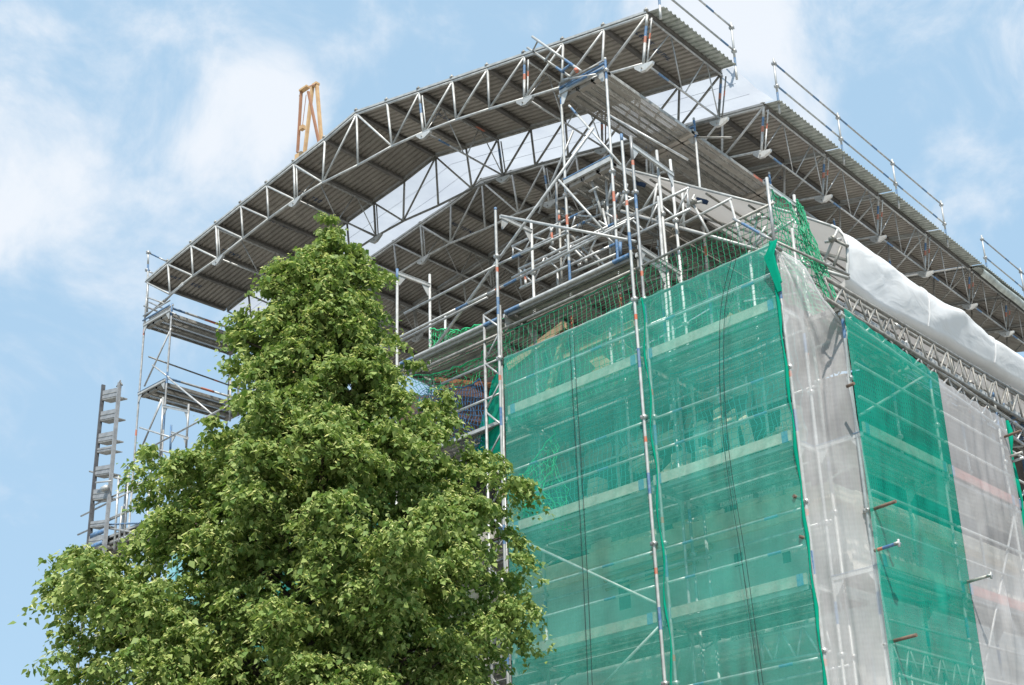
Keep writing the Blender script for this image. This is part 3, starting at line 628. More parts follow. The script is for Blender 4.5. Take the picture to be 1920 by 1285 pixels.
# ================================================================== lean-to sheeting on the right: frame, sheet, eave
lt = thing('lean_to_roof', 'sloping lean-to cover with a beige underside and aluminium front hem, right of the twin uprights', 'tarpaulin roof', (-1.5, 1.3, 2.5))
HV = 1.3
hem = [V(1154, 313, HV), V(1292, 349, HV), V(1435, 386, HV), V(1500, 405, HV), V(1560, 425, HV), V(1573, 431, HV), V(1584, 445, HV), V(1590, 464, HV), V(1591, 495, HV), V(1589, 526, HV)]
LV = 17.5
mb = MB(); rows = []; NV = 30
for j in range(NV+1):
    v = HV+(LV-HV)*j/NV; row = []
    for i, h in enumerate(hem[:5]): row.append(Vector((h.x, v, h.z+.02*math.sin(j*1.3+i)-.035*(v-HV)*i/4)))
    rows.append(row)
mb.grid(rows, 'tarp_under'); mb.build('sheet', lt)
mb = MB()
for p, q in zip(hem, hem[1:]): mb.tube(p+Vector((0, -.03, 0)), q+Vector((0, -.03, 0)), .022, SP, 6)
mb.build('hem_profile', lt)
for j, v in enumerate((3.4, 6.0, 8.6, 11.2, 13.8)):
    off = Vector((0, v-HV, -.03)); mb = MB(); mb.tube(hem[0]+off, hem[4]+off, .03, SP, 6); mb.build('rafter', lt)
for a, b in (((1215, 330), .0), ((1320, 356), 0), ((1400, 378), 0)):
    p = V(*a, HV); mb = MB(); mb.tube(p+Vector((0, .05, -.05)), p+Vector((0, 14, -.05)), .02, SW, 6); mb.build('purlin', lt)
for (x, y) in ((1160, 329), (1200, 345), (1316, 377)):
    p = V(x, y, HV+.2); mb = MB(); mb.box(p, (.10, 0, -.07), (0, .03, 0), (.02, 0, .03), 'ink'); mb.build('label_patch', lt)
# lattice rafter under the hem
lr = thing('lattice_rafter', 'sloping lattice rafter with a bright white lower tube carrying the lean-to cover', 'lattice beam', V(1300, 430, 1.2))
bl = (V(1165, 396, 1.2), V(1438, 473, 1.2), V(1592, 522, 1.2)); tl = [h+Vector((0, -.08, -.05)) for h in hem]
mb = MB(); mb.tube(bl[0], bl[1], .028, SP); mb.tube(bl[1], bl[2], .028, SP); mb.build('chord', lr)
for a, b in (((1199, 403), (1238, 340)), ((1271, 425), (1372, 372)), ((1279, 357), (1283, 428)), ((1303, 365), (1268, 432)), ((1300, 383), (1328, 436)), ((1369, 376), (1394, 466)), ((1425, 400), (1402, 464)), ((1436, 425), (1410, 466)),
             ((1466, 420), (1412, 466)), ((1492, 415), (1483, 455)), ((1232, 345), (1222, 408)), ((1245, 395), (1222, 420)), ((1491, 411), (1450, 438))):
    mb = MB(); mb.tube(V(*a, 1.2), V(*b, 1.2), .022, SP, 8); mb.build('strut', lr)
for a in ((1300, 378), (1420, 407), (1561, 448), (1542, 495)):
    mb = MB(); p = V(*a, 1.15); mb.tube(p-Vector((.14, 0, 0)), p+Vector((.1, .1, 0)), .024, SP); coupler(mb, p, .05, SW); mb.build('coupler', lr)
for a, b, bd in (((1571, 430), (1542, 498), [(.55, .1, 'orange')]), ((1577, 462), (1560, 508), []), ((1545, 500), (1586, 516), []), ((1565, 450), (1590, 462), [])):
    mb = MB(); mb.bands(V(*a, 1.22), V(*b, 1.22), bd, SP if bd else SW, .024); mb.build('strut', lr)
# white eave sheet bulging over the girders
es = thing('eave_sheet', 'big white tarpaulin bulging and sagging over the right hand eave', 'tarpaulin', (.7, 6, .5))
prof = [hem[4], hem[5], hem[6], hem[7], hem[8], hem[9]]
mb = MB(); rows = []; NVV = 150; nrs = np.random.default_rng(3)
def sm(a, x): i = int(math.floor(x)); f = x-i; f = f*f*(3-2*f); return a[i % len(a)]*(1-f)+a[(i+1) % len(a)]*f
na = nrs.normal(size=64); nb = nrs.normal(size=64); nc_ = nrs.normal(size=64)
for j in range(NVV+1):
    f = j/NVV; v = HV-.02+(15.5-HV)*f; row = []
    seam = abs(((v-HV)/2.55) % 1.0); bulge = math.sin(math.pi*min(1, max(0, seam)))**.7
    for i in range(25):
        s = i/24; t_ = s*(len(prof)-1); k = min(int(t_), len(prof)-2); p = prof[k].lerp(prof[k+1], t_-k)
        w = math.sin(math.pi*min(1, s*1.05))
        out = .07*(bulge**.5)*w*(1 if j > 2 else .2)+.022*w*sm(na, v*1.6+s*2.5)+.008*w*sm(nb, v*5.3-s*5)
        dz = -.07*bulge*s**3+.03*s*sm(nc_, v*1.3)+(-.035+.085*s)*(v-HV)
        row.append(Vector((p.x+out+.012*(v-HV), v, p.z+dz)))
    # rolled under at the bottom
    b = row[-1]; row += [b+Vector((-.10, 0, -.04)), b+Vector((-.30, 0, .02)), b+Vector((-.42, 0, .16))]
    rows.append(row)
mb.grid(rows, 'tarp'); mb.build('sheet', es)
for k_ in range(1, 6):
    j_ = min(NVV, round((2.55*k_)/(15.5-HV)*NVV)); mb = MB(); mb.path([p_+Vector((.012, 0, .004)) for p_ in rows[j_][:25]], .016, 'tarp', 5); mb.build('seam', es)
mb = MB(); mb.path([p+Vector((.01, -.03, 0)) for p in hem[4:]], .022, SP, 6); mb.build('hem', es)
# lattice girders along the eave
def girderU(name, label, a0, a1, b0, b1, n, u, mt, grp):
    A0, A1, B0, B1 = [U(*p, u) for p in (a0, a1, b0, b1)]
    t = thing(name, label, 'lattice girder', B0, grp)
    for p, q in ((A0, A1), (B0, B1)): mb = MB(); mb.tube(p, q, .028, mt); mb.build('chord', t)
    for i in range(n):
        for s_ in (0, 1):
            p, q = (A0.lerp(A1, i/n), B0.lerp(B1, (i+.5)/n)) if not s_ else (B0.lerp(B1, (i+.5)/n), A0.lerp(A1, (i+1)/n))
            mb = MB(); mb.tube(p, q, .018, mt, 6); mb.build('diagonal', t)
    return t
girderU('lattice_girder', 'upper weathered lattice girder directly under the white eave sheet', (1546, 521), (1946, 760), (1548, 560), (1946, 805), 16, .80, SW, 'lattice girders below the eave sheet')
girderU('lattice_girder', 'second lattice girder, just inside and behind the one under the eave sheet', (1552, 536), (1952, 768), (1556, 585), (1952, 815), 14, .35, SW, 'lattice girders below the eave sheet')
girderU('lattice_girder', 'lower bright lattice girder resting along the top of the right hand nets', (1570, 566), (1958, 832), (1574, 588), (1958, 862), 15, .70, ST, 'lattice girders below the eave sheet')
ub = thing('tube_bundle', 'loose tubes, clamps and a red painted pipe stuffed below the eave sheet', 'scaffold tubes', U(1700, 680, .5))
for i in range(70):
    v = .9+rng.random()*9; p = Vector((.05+rng.random()*.5, v, -.35+rng.random()*.5)); d = Vector((rng.normal()*.15, .3+abs(rng.normal())*.5, rng.normal()*.14))
    rail(ub, p-d*.6, p+d*.6, random.choice([ST, SW, SP, SW]), [(.1, .12, 'orange')] if i % 7 == 0 else ([(.1, .2, 'blue')] if i % 5 == 0 else []), 'tube', .022)
for i in range(26):
    mb = MB(); coupler(mb, (.2+rng.random()*.5, 1+rng.random()*8, -.3+rng.random()*.6), .06, random.choice([ST, SW, 'blue'])); mb.build('coupler', ub)
# ================================================================== scaffold on the right facade
rs = thing('side_scaffold', 'tube scaffold with decks behind the green and white nets of the right facade', 'scaffold', (.8, 4, -GZ))
RV = [.45, 3.02, 5.5, 8.07, 10.64]
for i, v in enumerate(RV):
    for u in (.70, .06):
        p = pole(rs, (u, v, -GZ), (u, v, -.05 if u > .5 else 1.4), SP, [(5.0, .3, 'blue'), (8.9, .3, 'blue')], .024); couplers(p, [(u, v, z) for z in (-4.9, -3.1, -1.2)])
for i in range(len(RV)-1):
    a, b = RV[i]+.04, RV[i+1]-.04; pass_ = 0
    for z in (-.05, -2.0, -3.85, -5.6, -7.6):
        if i < 3 or z > -4: planks(rs, (.74, a, z), (.74, b, z), (-1, 0, 0), 2)
        if z < -.5: toe_board(rs, (.78, a, z), (.78, b, z), mt='wood' if i < 1 else 'board_red')
        for dz in (.52, 1.02):
            if z+dz < .1: rail(rs, (.78, a, z+dz), (.78, b, z+dz), SP if i else ST)
for v in RV[:3]:
    for z in (-2.04, -3.89): header(rs, (.78, v, z), (.06, v, z))
rail(rs, (.74, 3.1, -5.2), (.74, 5.4, -2.2), SP, name='brace'); rail(rs, (.7, .6, -1.7), (.7, 2.9, -.4), SP, name='brace'); rail(rs, (.7, 5.6, -2.0), (.7, 8.0, -.2), ST, name='brace'); rail(rs, (.7, 5.6, -3.8), (.7, 8.0, -2.1), ST, name='brace')
lattice(rs, U(1672, 1208, .8), U(1846, 1256, .8), U(1682, 1265, .8), U(1850, 1312, .8), 6, SP, .026, .018, 'lattice_beam', posts=False)
for i in range(7):
    v = 1.0+i*.35; pole(rs, (.2, v, -6.0), (.2, v, -4.9), ST)
# tie tubes that stick out through the nets
for a, b, bd in (((1632, 957), (1680, 943), 'rust'), ((1640, 1033), (1683, 1021), 'blue'), ((1668, 1204), (1719, 1191), 'rust'), ((1805, 1094), (1856, 1083), SW), ((1588, 725), (1597, 722), 'rust'), ((1876, 822), (1915, 808), 'rust'), ((1886, 859), (1917, 852), SW),
                 ((1488, 930), (1502, 936), 'rust'), ((1499, 1006), (1520, 1012), 'rust'), ((1892, 868), (1920, 858), ST), ((1455, 463), (1465, 470), SW)):
    f = a[0] > 1560; p = U(*a, .80) if f else V(*a, -.12); q = U(*b, 1.12) if f else V(*b, .02)
    if f: q = p+Vector((.62, -.10, .0)); s_ = proj(q); k = (b[0]-a[0])/max(1, (s_[0]-proj(p)[0])); q = p+(q-p)*max(.2, min(1.3, k))
    mb = MB(); mb.bands(p, q, [(.02, .12, 'orange'), (.14, .2, 'blue')] if bd == 'blue' else [], SW if bd == 'blue' else bd, .024); mb.build('tie_tube', rs)
    if a[1] in (1033, 1094):
        mb = MB(); mb.box(q, (.03, 0, 0), (0, .045, 0), (0, 0, .012), SP); mb.box(q+Vector((.02, 0, 0)), (.012, 0, 0), (0, .015, 0), (0, 0, .05), SP); mb.build('coupler', rs)
# ================================================================== scaffold tower under the left tip of the roof
lt2 = thing('scaffold_tower', 'slender scaffold tower with two decks under the left tip of the roof, against the sky', 'scaffold tower', (-19.0, 2.6, -GZ))
A_ = V(277, 530, 1.5); B_ = V(312, 711, 1.5)
pole(lt2, (A_.x, 1.5, -GZ), A_, ST, [(GZ+2.9, .16, 'orange'), (GZ+4.2, .16, 'orange'), (GZ+6.9, .16, 'orange')], .024)
pole(lt2, (B_.x-.02, 1.5, -GZ), (B_.x+.03, 1.5, V(325, 568, 1.5).z), ST, [(GZ+4.0, .4, 'blue'), (GZ+5.2, .3, 'blue'), (GZ+7.0, .5, 'blue')], .024)
for u in (A_.x, B_.x):
    pole(lt2, (u, 3.9, -GZ), (u, 3.9, 7.6 if u < -19 else 8.1), ST)
zd = [V(300, 594, 1.5).z, V(289, 725, 1.5).z]
for z in zd:
    header(lt2, (A_.x, 1.48, z), (B_.x, 1.48, z)); planks(lt2, (A_.x+.02, 1.52, z+.0), (A_.x+.02, 3.88, z+.0), (1, 0, 0), 3, ends=None)
    rail(lt2, (B_.x, 1.5, z+.06), (B_.x, 3.9, z+.06), SP, [(.05, .3, 'blue'), (.9, .35, 'orange')], 'deck_edge', .03)
z = zd[0]
mb = MB(); mb.tube((A_.x, 1.45, z+.12), (B_.x, 1.45, z+.12), .02, 'blue'); mb.tube((A_.x, 1.45, z+.25), (B_.x, 1.45, z+.25), .018, ST); mb.build('transom', lt2)
for a, b, m_ in (((276, 558), (308, 569), ST), ((270, 574), (300, 586), SW), ((280, 567), (330, 590), ST), ((274, 593), (308, 563), SW), ((280, 598), (325, 572), ST), ((310, 562), (345, 533), ST), ((300, 575), (343, 530), SW)):
    rail(lt2, V(*a, 1.5), V(*b, 1.5), m_, name='tube')
rail(lt2, U(328, 579, B_.x), U(415, 610, B_.x), SW, [(.7, .3, 'blue')]); rail(lt2, V(278.5, 669, 1.5), U(470, 737, -19.2), SW, [(1.8, .12, 'orange')])
for a, b in (((321, 616), (270.6, 725)), ((306, 745), (266, 838)), ((303, 748), (270, 830)), ((315.6, 709), (399, 778)), ((286, 685), (318, 709))): rail(lt2, V(*a, 1.5), V(*b, 1.5), ST, name='brace')
rail(lt2, V(290, 835, .8), V(482, 731, .8), ST, name='brace')
header(lt2, V(306, 762, 1.2), V(354, 772, 1.2)); pole(lt2, V(354, 758, 1.2), V(349, 840, 1.2), ST); pole(lt2, V(306, 745, 1.3), V(300, 860, 1.3), ST)
pole(lt2, V(321, 797, 1.2), V(319, 850, 1.2), 'blue'); header(lt2, V(322, 812, 1.2), V(352, 822, 1.2)); pole(lt2, V(432, 703, 2.5), V(431, 790, 2.5), ST); pole(lt2, V(447, 707, 3.0), V(446, 780, 3.0), SW)
rail(lt2, V(262, 802, 1.3), V(322, 821, 1.3), ST); rail(lt2, V(268, 836, 1.3), V(330, 852, 1.3), ST)
# ladder track beside it
ld = thing('ladder_track', 'tall narrow ladder with wide boxy rungs standing free at the far left', 'ladder', V(178, 1040, -.1))
r0, r1, l0, l1 = V(193, 1062, -.1), V(224.5, 718, -.1), V(162, 1062, -.1), V(194, 722, -.1)
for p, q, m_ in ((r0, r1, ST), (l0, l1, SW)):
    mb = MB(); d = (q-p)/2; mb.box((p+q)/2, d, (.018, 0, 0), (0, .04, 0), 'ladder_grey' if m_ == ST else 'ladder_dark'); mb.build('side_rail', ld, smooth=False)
for y0, y1 in ((732, 754), (773, 795), (816, 837), (845, 856), (879, 900), (922, 945), (982, 996), (1008, 1032)):
    def at(y, s_): a, b = (l0, l1) if s_ else (r0, r1); f = (1062-y)/(1062-720); return a.lerp(b, f)
    mb = MB(); yt, yb = y0-2, y1-4; P = [at(yt, 1), at(yt-3, 0), at(yb-3, 0), at(yb, 1)]
    c = sum(P, Vector())/4; hw_ = (P[1]-P[0])/2; hh = (P[0]-P[3])/2
    mb.box(c+Vector((0, .0, 0)), hw_, hh*.8, Vector((0, .012, 0)), 'ladder_grey'); mb.box(c-hh+Vector((0, .10, 0)), hw_, Vector((0, .11, 0)), hh*.12, SW); mb.box(c+Vector((0, -.014, 0)), hw_, hh*.06, (0, .006, 0), SW); mb.build('rung', ld, smooth=False)
mb = MB(); mb.tube(r1+Vector((-.12, 0, -.06)), r1+Vector((.03, 0, .05)), .014, SW); mb.tube(r1+Vector((.0, 0, .04)), r1+Vector((.12, 0, -.10)), .014, SW); mb.build('hook', ld)
mb = MB(); mb.box(V(196, 916, -.2), (.1, 0, 0), (0, .04, 0), (0, 0, .05), SP); mb.tube(V(180, 905, -.2), V(210, 902, -.2), .02, SP); mb.build('bracket', ld)
# ================================================================== building
bd = thing('old_building', 'plastered old building with stone piers and open timbers behind the green nets', 'building', (-8.5, 9, -GZ))
WY = 1.75
def part(name, f, **k): mb = MB(); f(mb); return mb.build(name, bd, smooth=False, **k)
part('front_wall', lambda m_: m_.bb(-16.4, -.55, WY, WY+.4, -GZ, -2.35, 'plaster'))
part('side_wall', lambda m_: m_.bb(-1.0, -.6, WY+.4, 18, -GZ, -2.35, 'plaster'))
part('side_wall', lambda m_: m_.bb(-16.4, -16.0, WY+.4, 18, -GZ, -.4, 'plaster'))
part('back_wall', lambda m_: m_.bb(-16.0, -1.0, 17.6, 18, -GZ, -.4, 'brick'))
part('cornice', lambda m_: (m_.bb(-16.5, -.45, WY-.18, WY+.5, -2.35, -2.12, 'stone'), m_.bb(-16.45, -.5, WY-.08, WY-.002, -2.48, -2.353, 'stone')))
part('cornice', lambda m_: (m_.bb(-1.1, -.40, WY+.5, 18, -2.35, -2.12, 'stone')))
part('inner_wall', lambda m_: m_.bb(-16.0, -1.1, 4.0, 4.3, -2.1, .6, 'wood_in_shade'))
part('attic_floor', lambda m_: m_.bb(-16.2, -.8, 2.2, 17.6, -.42, -.2, 'wood_in_shade'))
part('beam', lambda m_: m_.bb(-16.2, -.7, 1.95, 2.2, -.42, -.12, 'wood_in_shade'))
for x, w_, h in ((-5.0, .22, 1.35), (-4.05, .26, .98), (-3.2, .22, 1.3), (-2.72, .2, 1.25), (-1.05, .24, 1.45), (-7.0, .26, 1.5), (-9.2, .26, 1.5), (-11.4, .26, 1.5)):
    part('pier', lambda m_: (m_.box((x, 1.66, -2.12+h*.35), (w_*.62, 0, 0), (0, .15, 0), (0, 0, h*.35), 'stone'), m_.box((x+.02, 1.66, -2.12+h*.82), (w_*.5, 0, 0), (0, .13, 0), (.02, 0, h*.12), 'stone'), m_.box((x, 1.66, -2.12+h*.70), (w_*.75, 0, 0), (0, .17, 0), (0, 0, .04), 'stone')))
for i in range(16):
    px, py = 1180+rng.random()*240, 0; x = -4.9+rng.random()*4.0; z0 = -2.12 if i % 2 else -1.0+rng.random()*.5; r_ = .06+.09*rng.random()
    part('loose_stone', lambda m_: m_.box((x, 1.6, z0+r_*.4), (r_*1.5, 0, r_*.2), (0, r_, 0), (r_*.1, 0, r_*.45), 'stone'))
part('brace_board', lambda m_: (m_.box((-3.6, 1.5, -1.3), (.42, 0, .22), (0, .02, 0), (-.03, 0, .05), 'timber_pale'), m_.box((-2.25, 1.5, -1.45), (.34, 0, .30), (0, .02, 0), (-.04, 0, .05), 'timber_pale'), m_.box((-1.75, 1.55, -1.25), (.5, 0, .1), (0, .02, 0), (-.01, 0, .05), 'timber_pale')))
part('window', lambda m_: m_.bb(-4.72, -4.48, WY-.004, WY+.05, -3.15, -2.68, 'opening')); part('window', lambda m_: m_.bb(-2.38, -2.22, WY-.004, WY+.05, -2.95, -2.75, 'opening'))
part('window', lambda m_: m_.bb(-4.15, -3.75, WY-.004, WY+.05, -2.78, -2.55, 'opening')); part('window', lambda m_: m_.bb(-1.5, -1.36, WY-.004, WY+.05, -3.1, -2.9, 'opening'))
part('pipe', lambda m_: m_.tube((-4.9, WY-.12, -2.62), (-2.7, WY-.12, -2.56), .05, 'timber'))
part('pipe', lambda m_: m_.tube((-4.9, WY-.1, -2.78), (-3.0, WY-.1, -2.74), .025, 'timber'))
for (a, b, v, w_) in (((1060, 668), (1190, 608), 1.5, .07), ((1100, 650), (1165, 720), 1.6, .13), ((1060, 620), (1030, 735), 1.7, .05), ((1150, 640), (1225, 700), 1.7, .09), ((1070, 745), (1130, 690), 1.5, .06), ((955, 690), (1060, 610), 1.6, .08), ((1340, 650), (1375, 590), 1.6, .05), ((1300, 700), (1400, 655), 1.6, .06)):
    p, q = V(*a, v), V(*b, v); d = (q-p); s_ = d.normalized().cross(Vector((0, 1, 0)))
    part('rafter', lambda m_: m_.box((p+q)/2, d/2, s_*w_, (0, .05, 0), 'timber'))
# added dark sheets behind the loggia: attic shade put into shape and colour
part('attic_backdrop', lambda m_: (m_.poly([(-16.2, 2.25, -.1), (-1.6, 2.25, -.1), (-1.9, 6.5, 1.75), (-16.2, 6.5, 1.75)], 'wood_in_shade'), m_.poly([(-1.6, 2.4, -.1), (-1.2, 16, -.1), (-1.9, 14, 1.75), (-1.9, 6.5, 1.75)], 'wood_in_shade')))
for i in range(12):
    x = -9.6+i*.68; part('rafter', lambda m_: m_.box((x+.18, 3.6, .42), (.05, 0, 0), (.15, 1.25, .56), (0, 0, .06), 'timber' if i % 3 else 'brick'))
part('dormer', lambda m_: (m_.poly([V(815, 708, 1.2), V(855, 690, 1.2), V(855, 694, 2.4), V(815, 714, 2.4)], 'timber_red'), m_.poly([V(855, 688, 1.2), V(930, 725, 1.2), V(930, 734, 2.4), V(857, 698, 2.4)], 'timber'),
     m_.poly([V(818, 714, 1.3), V(855, 697, 1.3), V(928, 733, 1.3), V(925, 800, 1.3), V(815, 770, 1.3)], 'brick')))
part('attic_wall', lambda m_: m_.bb(-14.5, -6.6, 3.0, 17.0, -.19, 2.75, 'wood_in_shade'))
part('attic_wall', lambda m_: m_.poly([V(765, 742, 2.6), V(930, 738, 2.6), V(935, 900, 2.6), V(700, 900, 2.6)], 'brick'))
part('gutter_board', lambda m_: m_.box(V(880, 718, 1.15), (.9, 0, -.36), (0, .03, 0), (0, 0, .04), 'timber_red'))
for i in range(3):
    px = (1352, 1376, 1398)[i]; p, q = V(px-6+i*9, 843, .9), V(px-6, 766+i*6, 1.25)
    tp_ = thing('plank', ('left', 'middle', 'right')[i]+'most of three pale planks leaning together in the right bay behind the green net', 'plank', p, 'pale planks leaning behind the net')
    d = q-p; mb = MB(); mb.box((p+q)/2, d/2, d.normalized().cross(Vector((0, 1, 0)))*.085, (0, .018, 0), 'timber_pale'); mb.build('board', tp_, smooth=False)
# ================================================================== nets
def net(name, label, cat, P00, P10, P11, P01, matn, nu=36, nv=70, amp=.05, seed=0, hem=None, puff=.06, group=None, flow=0):
    """woven net hung between four corners (00 bottom-left, 10 bottom-right, 11 top-right, 01 top-left)"""
    t = thing(name, label, cat, P00, group); rs_ = np.random.default_rng(seed); a = rs_.normal(size=32); b = rs_.normal(size=32); c = rs_.normal(size=32)
    P00, P10, P11, P01 = map(Vector, (P00, P10, P11, P01)); nrm = (P10-P00).cross(P01-P00).normalized(); rows = []
    for j in range(nv+1):
        g = j/nv; row = []
        for i in range(nu+1):
            f = i/nu; p = P00.lerp(P10, f).lerp(P01.lerp(P11, f), g)
            e = math.sin(math.pi*f)**.5*math.sin(math.pi*min(g, .999))**.35
            w = .012+abs(amp*(sm(a, f*6+g*3.1+9)+.45*sm(b, f*15-g*5+9)+.4*sm(c, g*26+9)*.4))*e+puff*math.sin(math.pi*f)*abs(math.sin(math.pi*g*(P01-P00).length/2.0))
            q = p+nrm*w
            if g == 1: q.z += .03*math.sin(f*40)*.5-.05*math.sin(math.pi*f)
            row.append(q)
        rows.append(row)
    mb = MB(); mb.grid(rows, matn); mb.build('mesh', t)
    if hem:
        for side, rr in hem:
            idx = 0 if side == 'l' else nu; mb = MB(); mb.path([rows[j][idx]+nrm*(.015+.02*math.sin(j*.9)) for j in range(0, nv+1, 2)], [rr*(1+.45*math.sin(j*.71+seed)) for j in range(0, nv+1, 2)], 'green_hem' if 'green' in matn else matn, 6); mb.build('hem', t)
    return t
NG = 'debris nets on the front facade'
net('debris_net', 'fine green debris net over the left bay of the front facade, beside the tree', 'debris net', (X0+.04, -.06, -GZ+2), (X1+.16, -.06, -GZ+2), (X1+.03, -.06, 1.02), (X0+.06, -.06, 1.0), 'green_net', seed=1, group=NG)
net('debris_net', 'fine green debris net over the right bay of the front facade, reaching the building corner', 'debris net', (X1+.15, -.045, -GZ+2), (.12, -.06, -GZ+2), (.0, -.06, .98), (X1+.02, -.045, 1.0), 'green_net', seed=2, hem=[('r', .02)], group=NG)
for k, (x, r_) in enumerate(((X1+.12, .014),)):
    t = thing('net_bundle', 'gathered green net edge tied along the twin uprights', 'net', (x, -.05, -8)); mb = MB(); mb.path([(x+.002*i+.03*math.sin(i*.8), -.07, 1.0-i*.16) for i in range(60)], [r_*(1+.4*math.sin(i*1.3)) for i in range(60)], 'green_hem', 6); mb.build('gather', t)
t = thing('net_knot', 'bright green gathered net knot tied to the corner upright', 'net knot', V(1447, 470, -.08)); mb = MB()
kp = [V(1452, 452, -.08), V(1446, 470, -.12), V(1447, 488, -.14), V(1454, 505, -.1), V(1463, 530, -.08)]; mb.path(kp, [.015, .05, .06, .045, .03], 'green_hem', 10)
for i in range(9): mb.path([kp[0]+Vector((.01*i-.04, 0, 0)), kp[2]+Vector((.018*i-.08, -.05, .05)), kp[4]+Vector((.006*i-.03, -.03, -.15))], .014, 'green_hem', 5)
mb.build('gather', t)
def slack_net(name, label, cols, matn, seed, group=None, cat='debris net'):
    """net given by left and right edge point lists (top to bottom)"""
    t = thing(name, label, cat, cols[0][-1], group); L_, R_ = cols; n = 60; nu = 26; rs_ = np.random.default_rng(seed); a = rs_.normal(size=32); b = rs_.normal(size=32)
    def at(E, g): x = g*(len(E)-1); k = min(int(x), len(E)-2); return Vector(E[k]).lerp(Vector(E[k+1]), x-k)
    rows = []
    for j in range(n+1):
        g = j/n; p, q = at(L_, g), at(R_, g); nr = Vector((q-p).cross(Vector((0, 0, 1)))).normalized()*-1; row = []
        for i in range(nu+1):
            f = i/nu; w = (.05*sm(a, f*5+g*2+4)+.03*sm(b, f*11+g*1.2+4))*math.sin(math.pi*f)+(.06*math.sin(math.pi*f*2)*math.sin(g*3))+.05*f*sm(a, g*9+12)
            row.append(p.lerp(q, f)-nr*w)
        rows.append(row)
    mb = MB(); mb.grid(rows, matn); mb.build('mesh', t)
    mb = MB(); mb.path([r[-1] for r in rows], .018, matn, 5); mb.build('hem', t); return t
L_ = [V(1459, 466, -.03), V(1472, 610, -.03), V(1492, 800, -.03), V(1506, 930, -.03), V(1524, 1080, -.03), V(1552, 1300, -.03)]
R_ = [V(1464, 464, .05), un(1500, 500, 0, .25), un(1536, 555, 0, .45), un(1572, 596, 0, .66), un(1590, 612, 0, .74), un(1586, 640, 0, .72), un(1592, 720, 0, .74), un(1618, 850, 0, .76), un(1642, 980, 0, .78), un(1650, 1100, 0, .80), un(1672, 1210, 0, .84), un(1680, 1320, 0, .84)]
slack_net('debris_net', 'sheer white net stretched around the building corner between the two green ones', (L_, R_), 'white_net', 5)
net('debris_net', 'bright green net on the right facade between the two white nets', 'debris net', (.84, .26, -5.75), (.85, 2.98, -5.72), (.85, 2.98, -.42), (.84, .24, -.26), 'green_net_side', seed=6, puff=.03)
net('debris_net', 'white net at the right edge of the photo, next to the dark open scaffold', 'debris net', (.85, 3.00, -7.5), (.85, 5.46, -7.5), (.85, 5.44, -.50), (.85, 2.98, -.48), 'white_net', seed=7, puff=.03)
t = thing('net_bundle', 'thin green net strip running down the edge of the far right white net', 'net', (.85, 5.5, -7)); mb = MB(); mb.path([(.86+.02*math.sin(i), 5.5+.03*math.sin(i*1.7), -.5-i*.18) for i in range(34)], [.035*(1+.5*math.sin(i*1.3)) for i in range(34)], 'green_hem', 6); mb.build('gather', t)
net('debris_net', 'slanting green net curtain turned in at the left end, beside the lattice mast', 'debris net', V(868, 905, .9), V(944, 880, .02), V(947, 690, .02), V(935, 688, .5), 'green_hem', nu=14, nv=30, seed=8, puff=.02)
net('debris_net', 'green net glimpsed through gaps in the middle and left of the tree', 'debris net', (-16.6, -.06, -GZ+2), (-8.2, -.06, -GZ+2), (-8.2, -.06, -.3), (-14.8, -.06, .2), 'green_net', nu=60, seed=9)
def cord_net(name, label, P00, P10, P11, P01, nx, ny, matn, r=.0045, sag=.1, seed=0, wav=.02, cat='safety net', group=None):
    t = thing(name, label, cat, P00, group); P00, P10, P11, P01 = map(Vector, (P00, P10, P11, P01)); rs_ = np.random.default_rng(seed)
    nrm = (P10-P00).cross(P01-P00).normalized(); a = rs_.normal(size=64); b = rs_.normal(size=64); J = rs_.normal(size=(nx+1, ny+1, 3))*wav*.35
    def pt(i, j):
        f, g = i/nx, j/ny; p = P00.lerp(P10, f).lerp(P01.lerp(P11, f), g)
        sg = sag*math.sin(math.pi*f)**.6*(g**2); w = wav*(sm(a, f*9+g*4)+sm(b, g*7-f*3+20))
        return p+nrm*w-Vector((0, 0, sg))+Vector(J[i, j])+(P10-P00).normalized()*.02*sm(b, f*5+g*9)
    mb = MB()
    for i in range(nx+1): mb.path([pt(i, j) for j in range(ny+1)], r, matn, 3)
    for j in range(ny+1): mb.path([pt(i, j) for i in range(nx+1)], r, matn, 3)
    mb.build('cords', t, smooth=False)
    mb = MB(); mb.path([pt(i, ny) for i in range(nx+1)], r*2.2, matn, 4); mb.build('edge_rope', t); return t
CG = 'knotted safety nets'
cord_net('safety_net', 'green knotted safety net below the upper perforated deck, left of the twin uprights', (X0+.05, .02, -.2), (X1, .02, -.2), (X1, .02, 1.56), (X0+.05, .02, 1.50), 29, 17, 'cord_green', sag=.04, seed=1, wav=.012, group=CG)
cord_net('safety_net', 'green knotted safety net strung up to the tube in the bay at the building corner', (X1+.05, .03, -.1), (-.05, .03, -.1), V(1447, 384, .03), V(1203, 501, .03), 25, 19, 'cord_green', sag=-.0, seed=2, wav=.012, group=CG)
cord_net('safety_net', 'blue knotted net behind the green debris net of the left bay', (X0+.1, .42, -2.0), (X1-.05, .42, -2.0), (X1-.05, .42, -.1), (X0+.1, .42, -.1), 29, 19, 'cord_teal', seed=3, group=CG)
cord_net('safety_net', 'blue knotted net behind the green debris net of the right bay', (X1+.1, .42, -2.0), (-.08, .42, -2.0), (-.08, .42, -.1), (X1+.1, .42, -.1), 25, 19, 'cord_teal', seed=4, group=CG)
cord_net('safety_net', 'dark green net stretched over the end frame at the building corner', (.0, .10, .2), (.35, .95, -.2), (.05, .80, 1.9), (.0, .03, 1.85), 14, 26, 'cord_green', r=.006, sag=0, seed=5, wav=.03, group=CG)
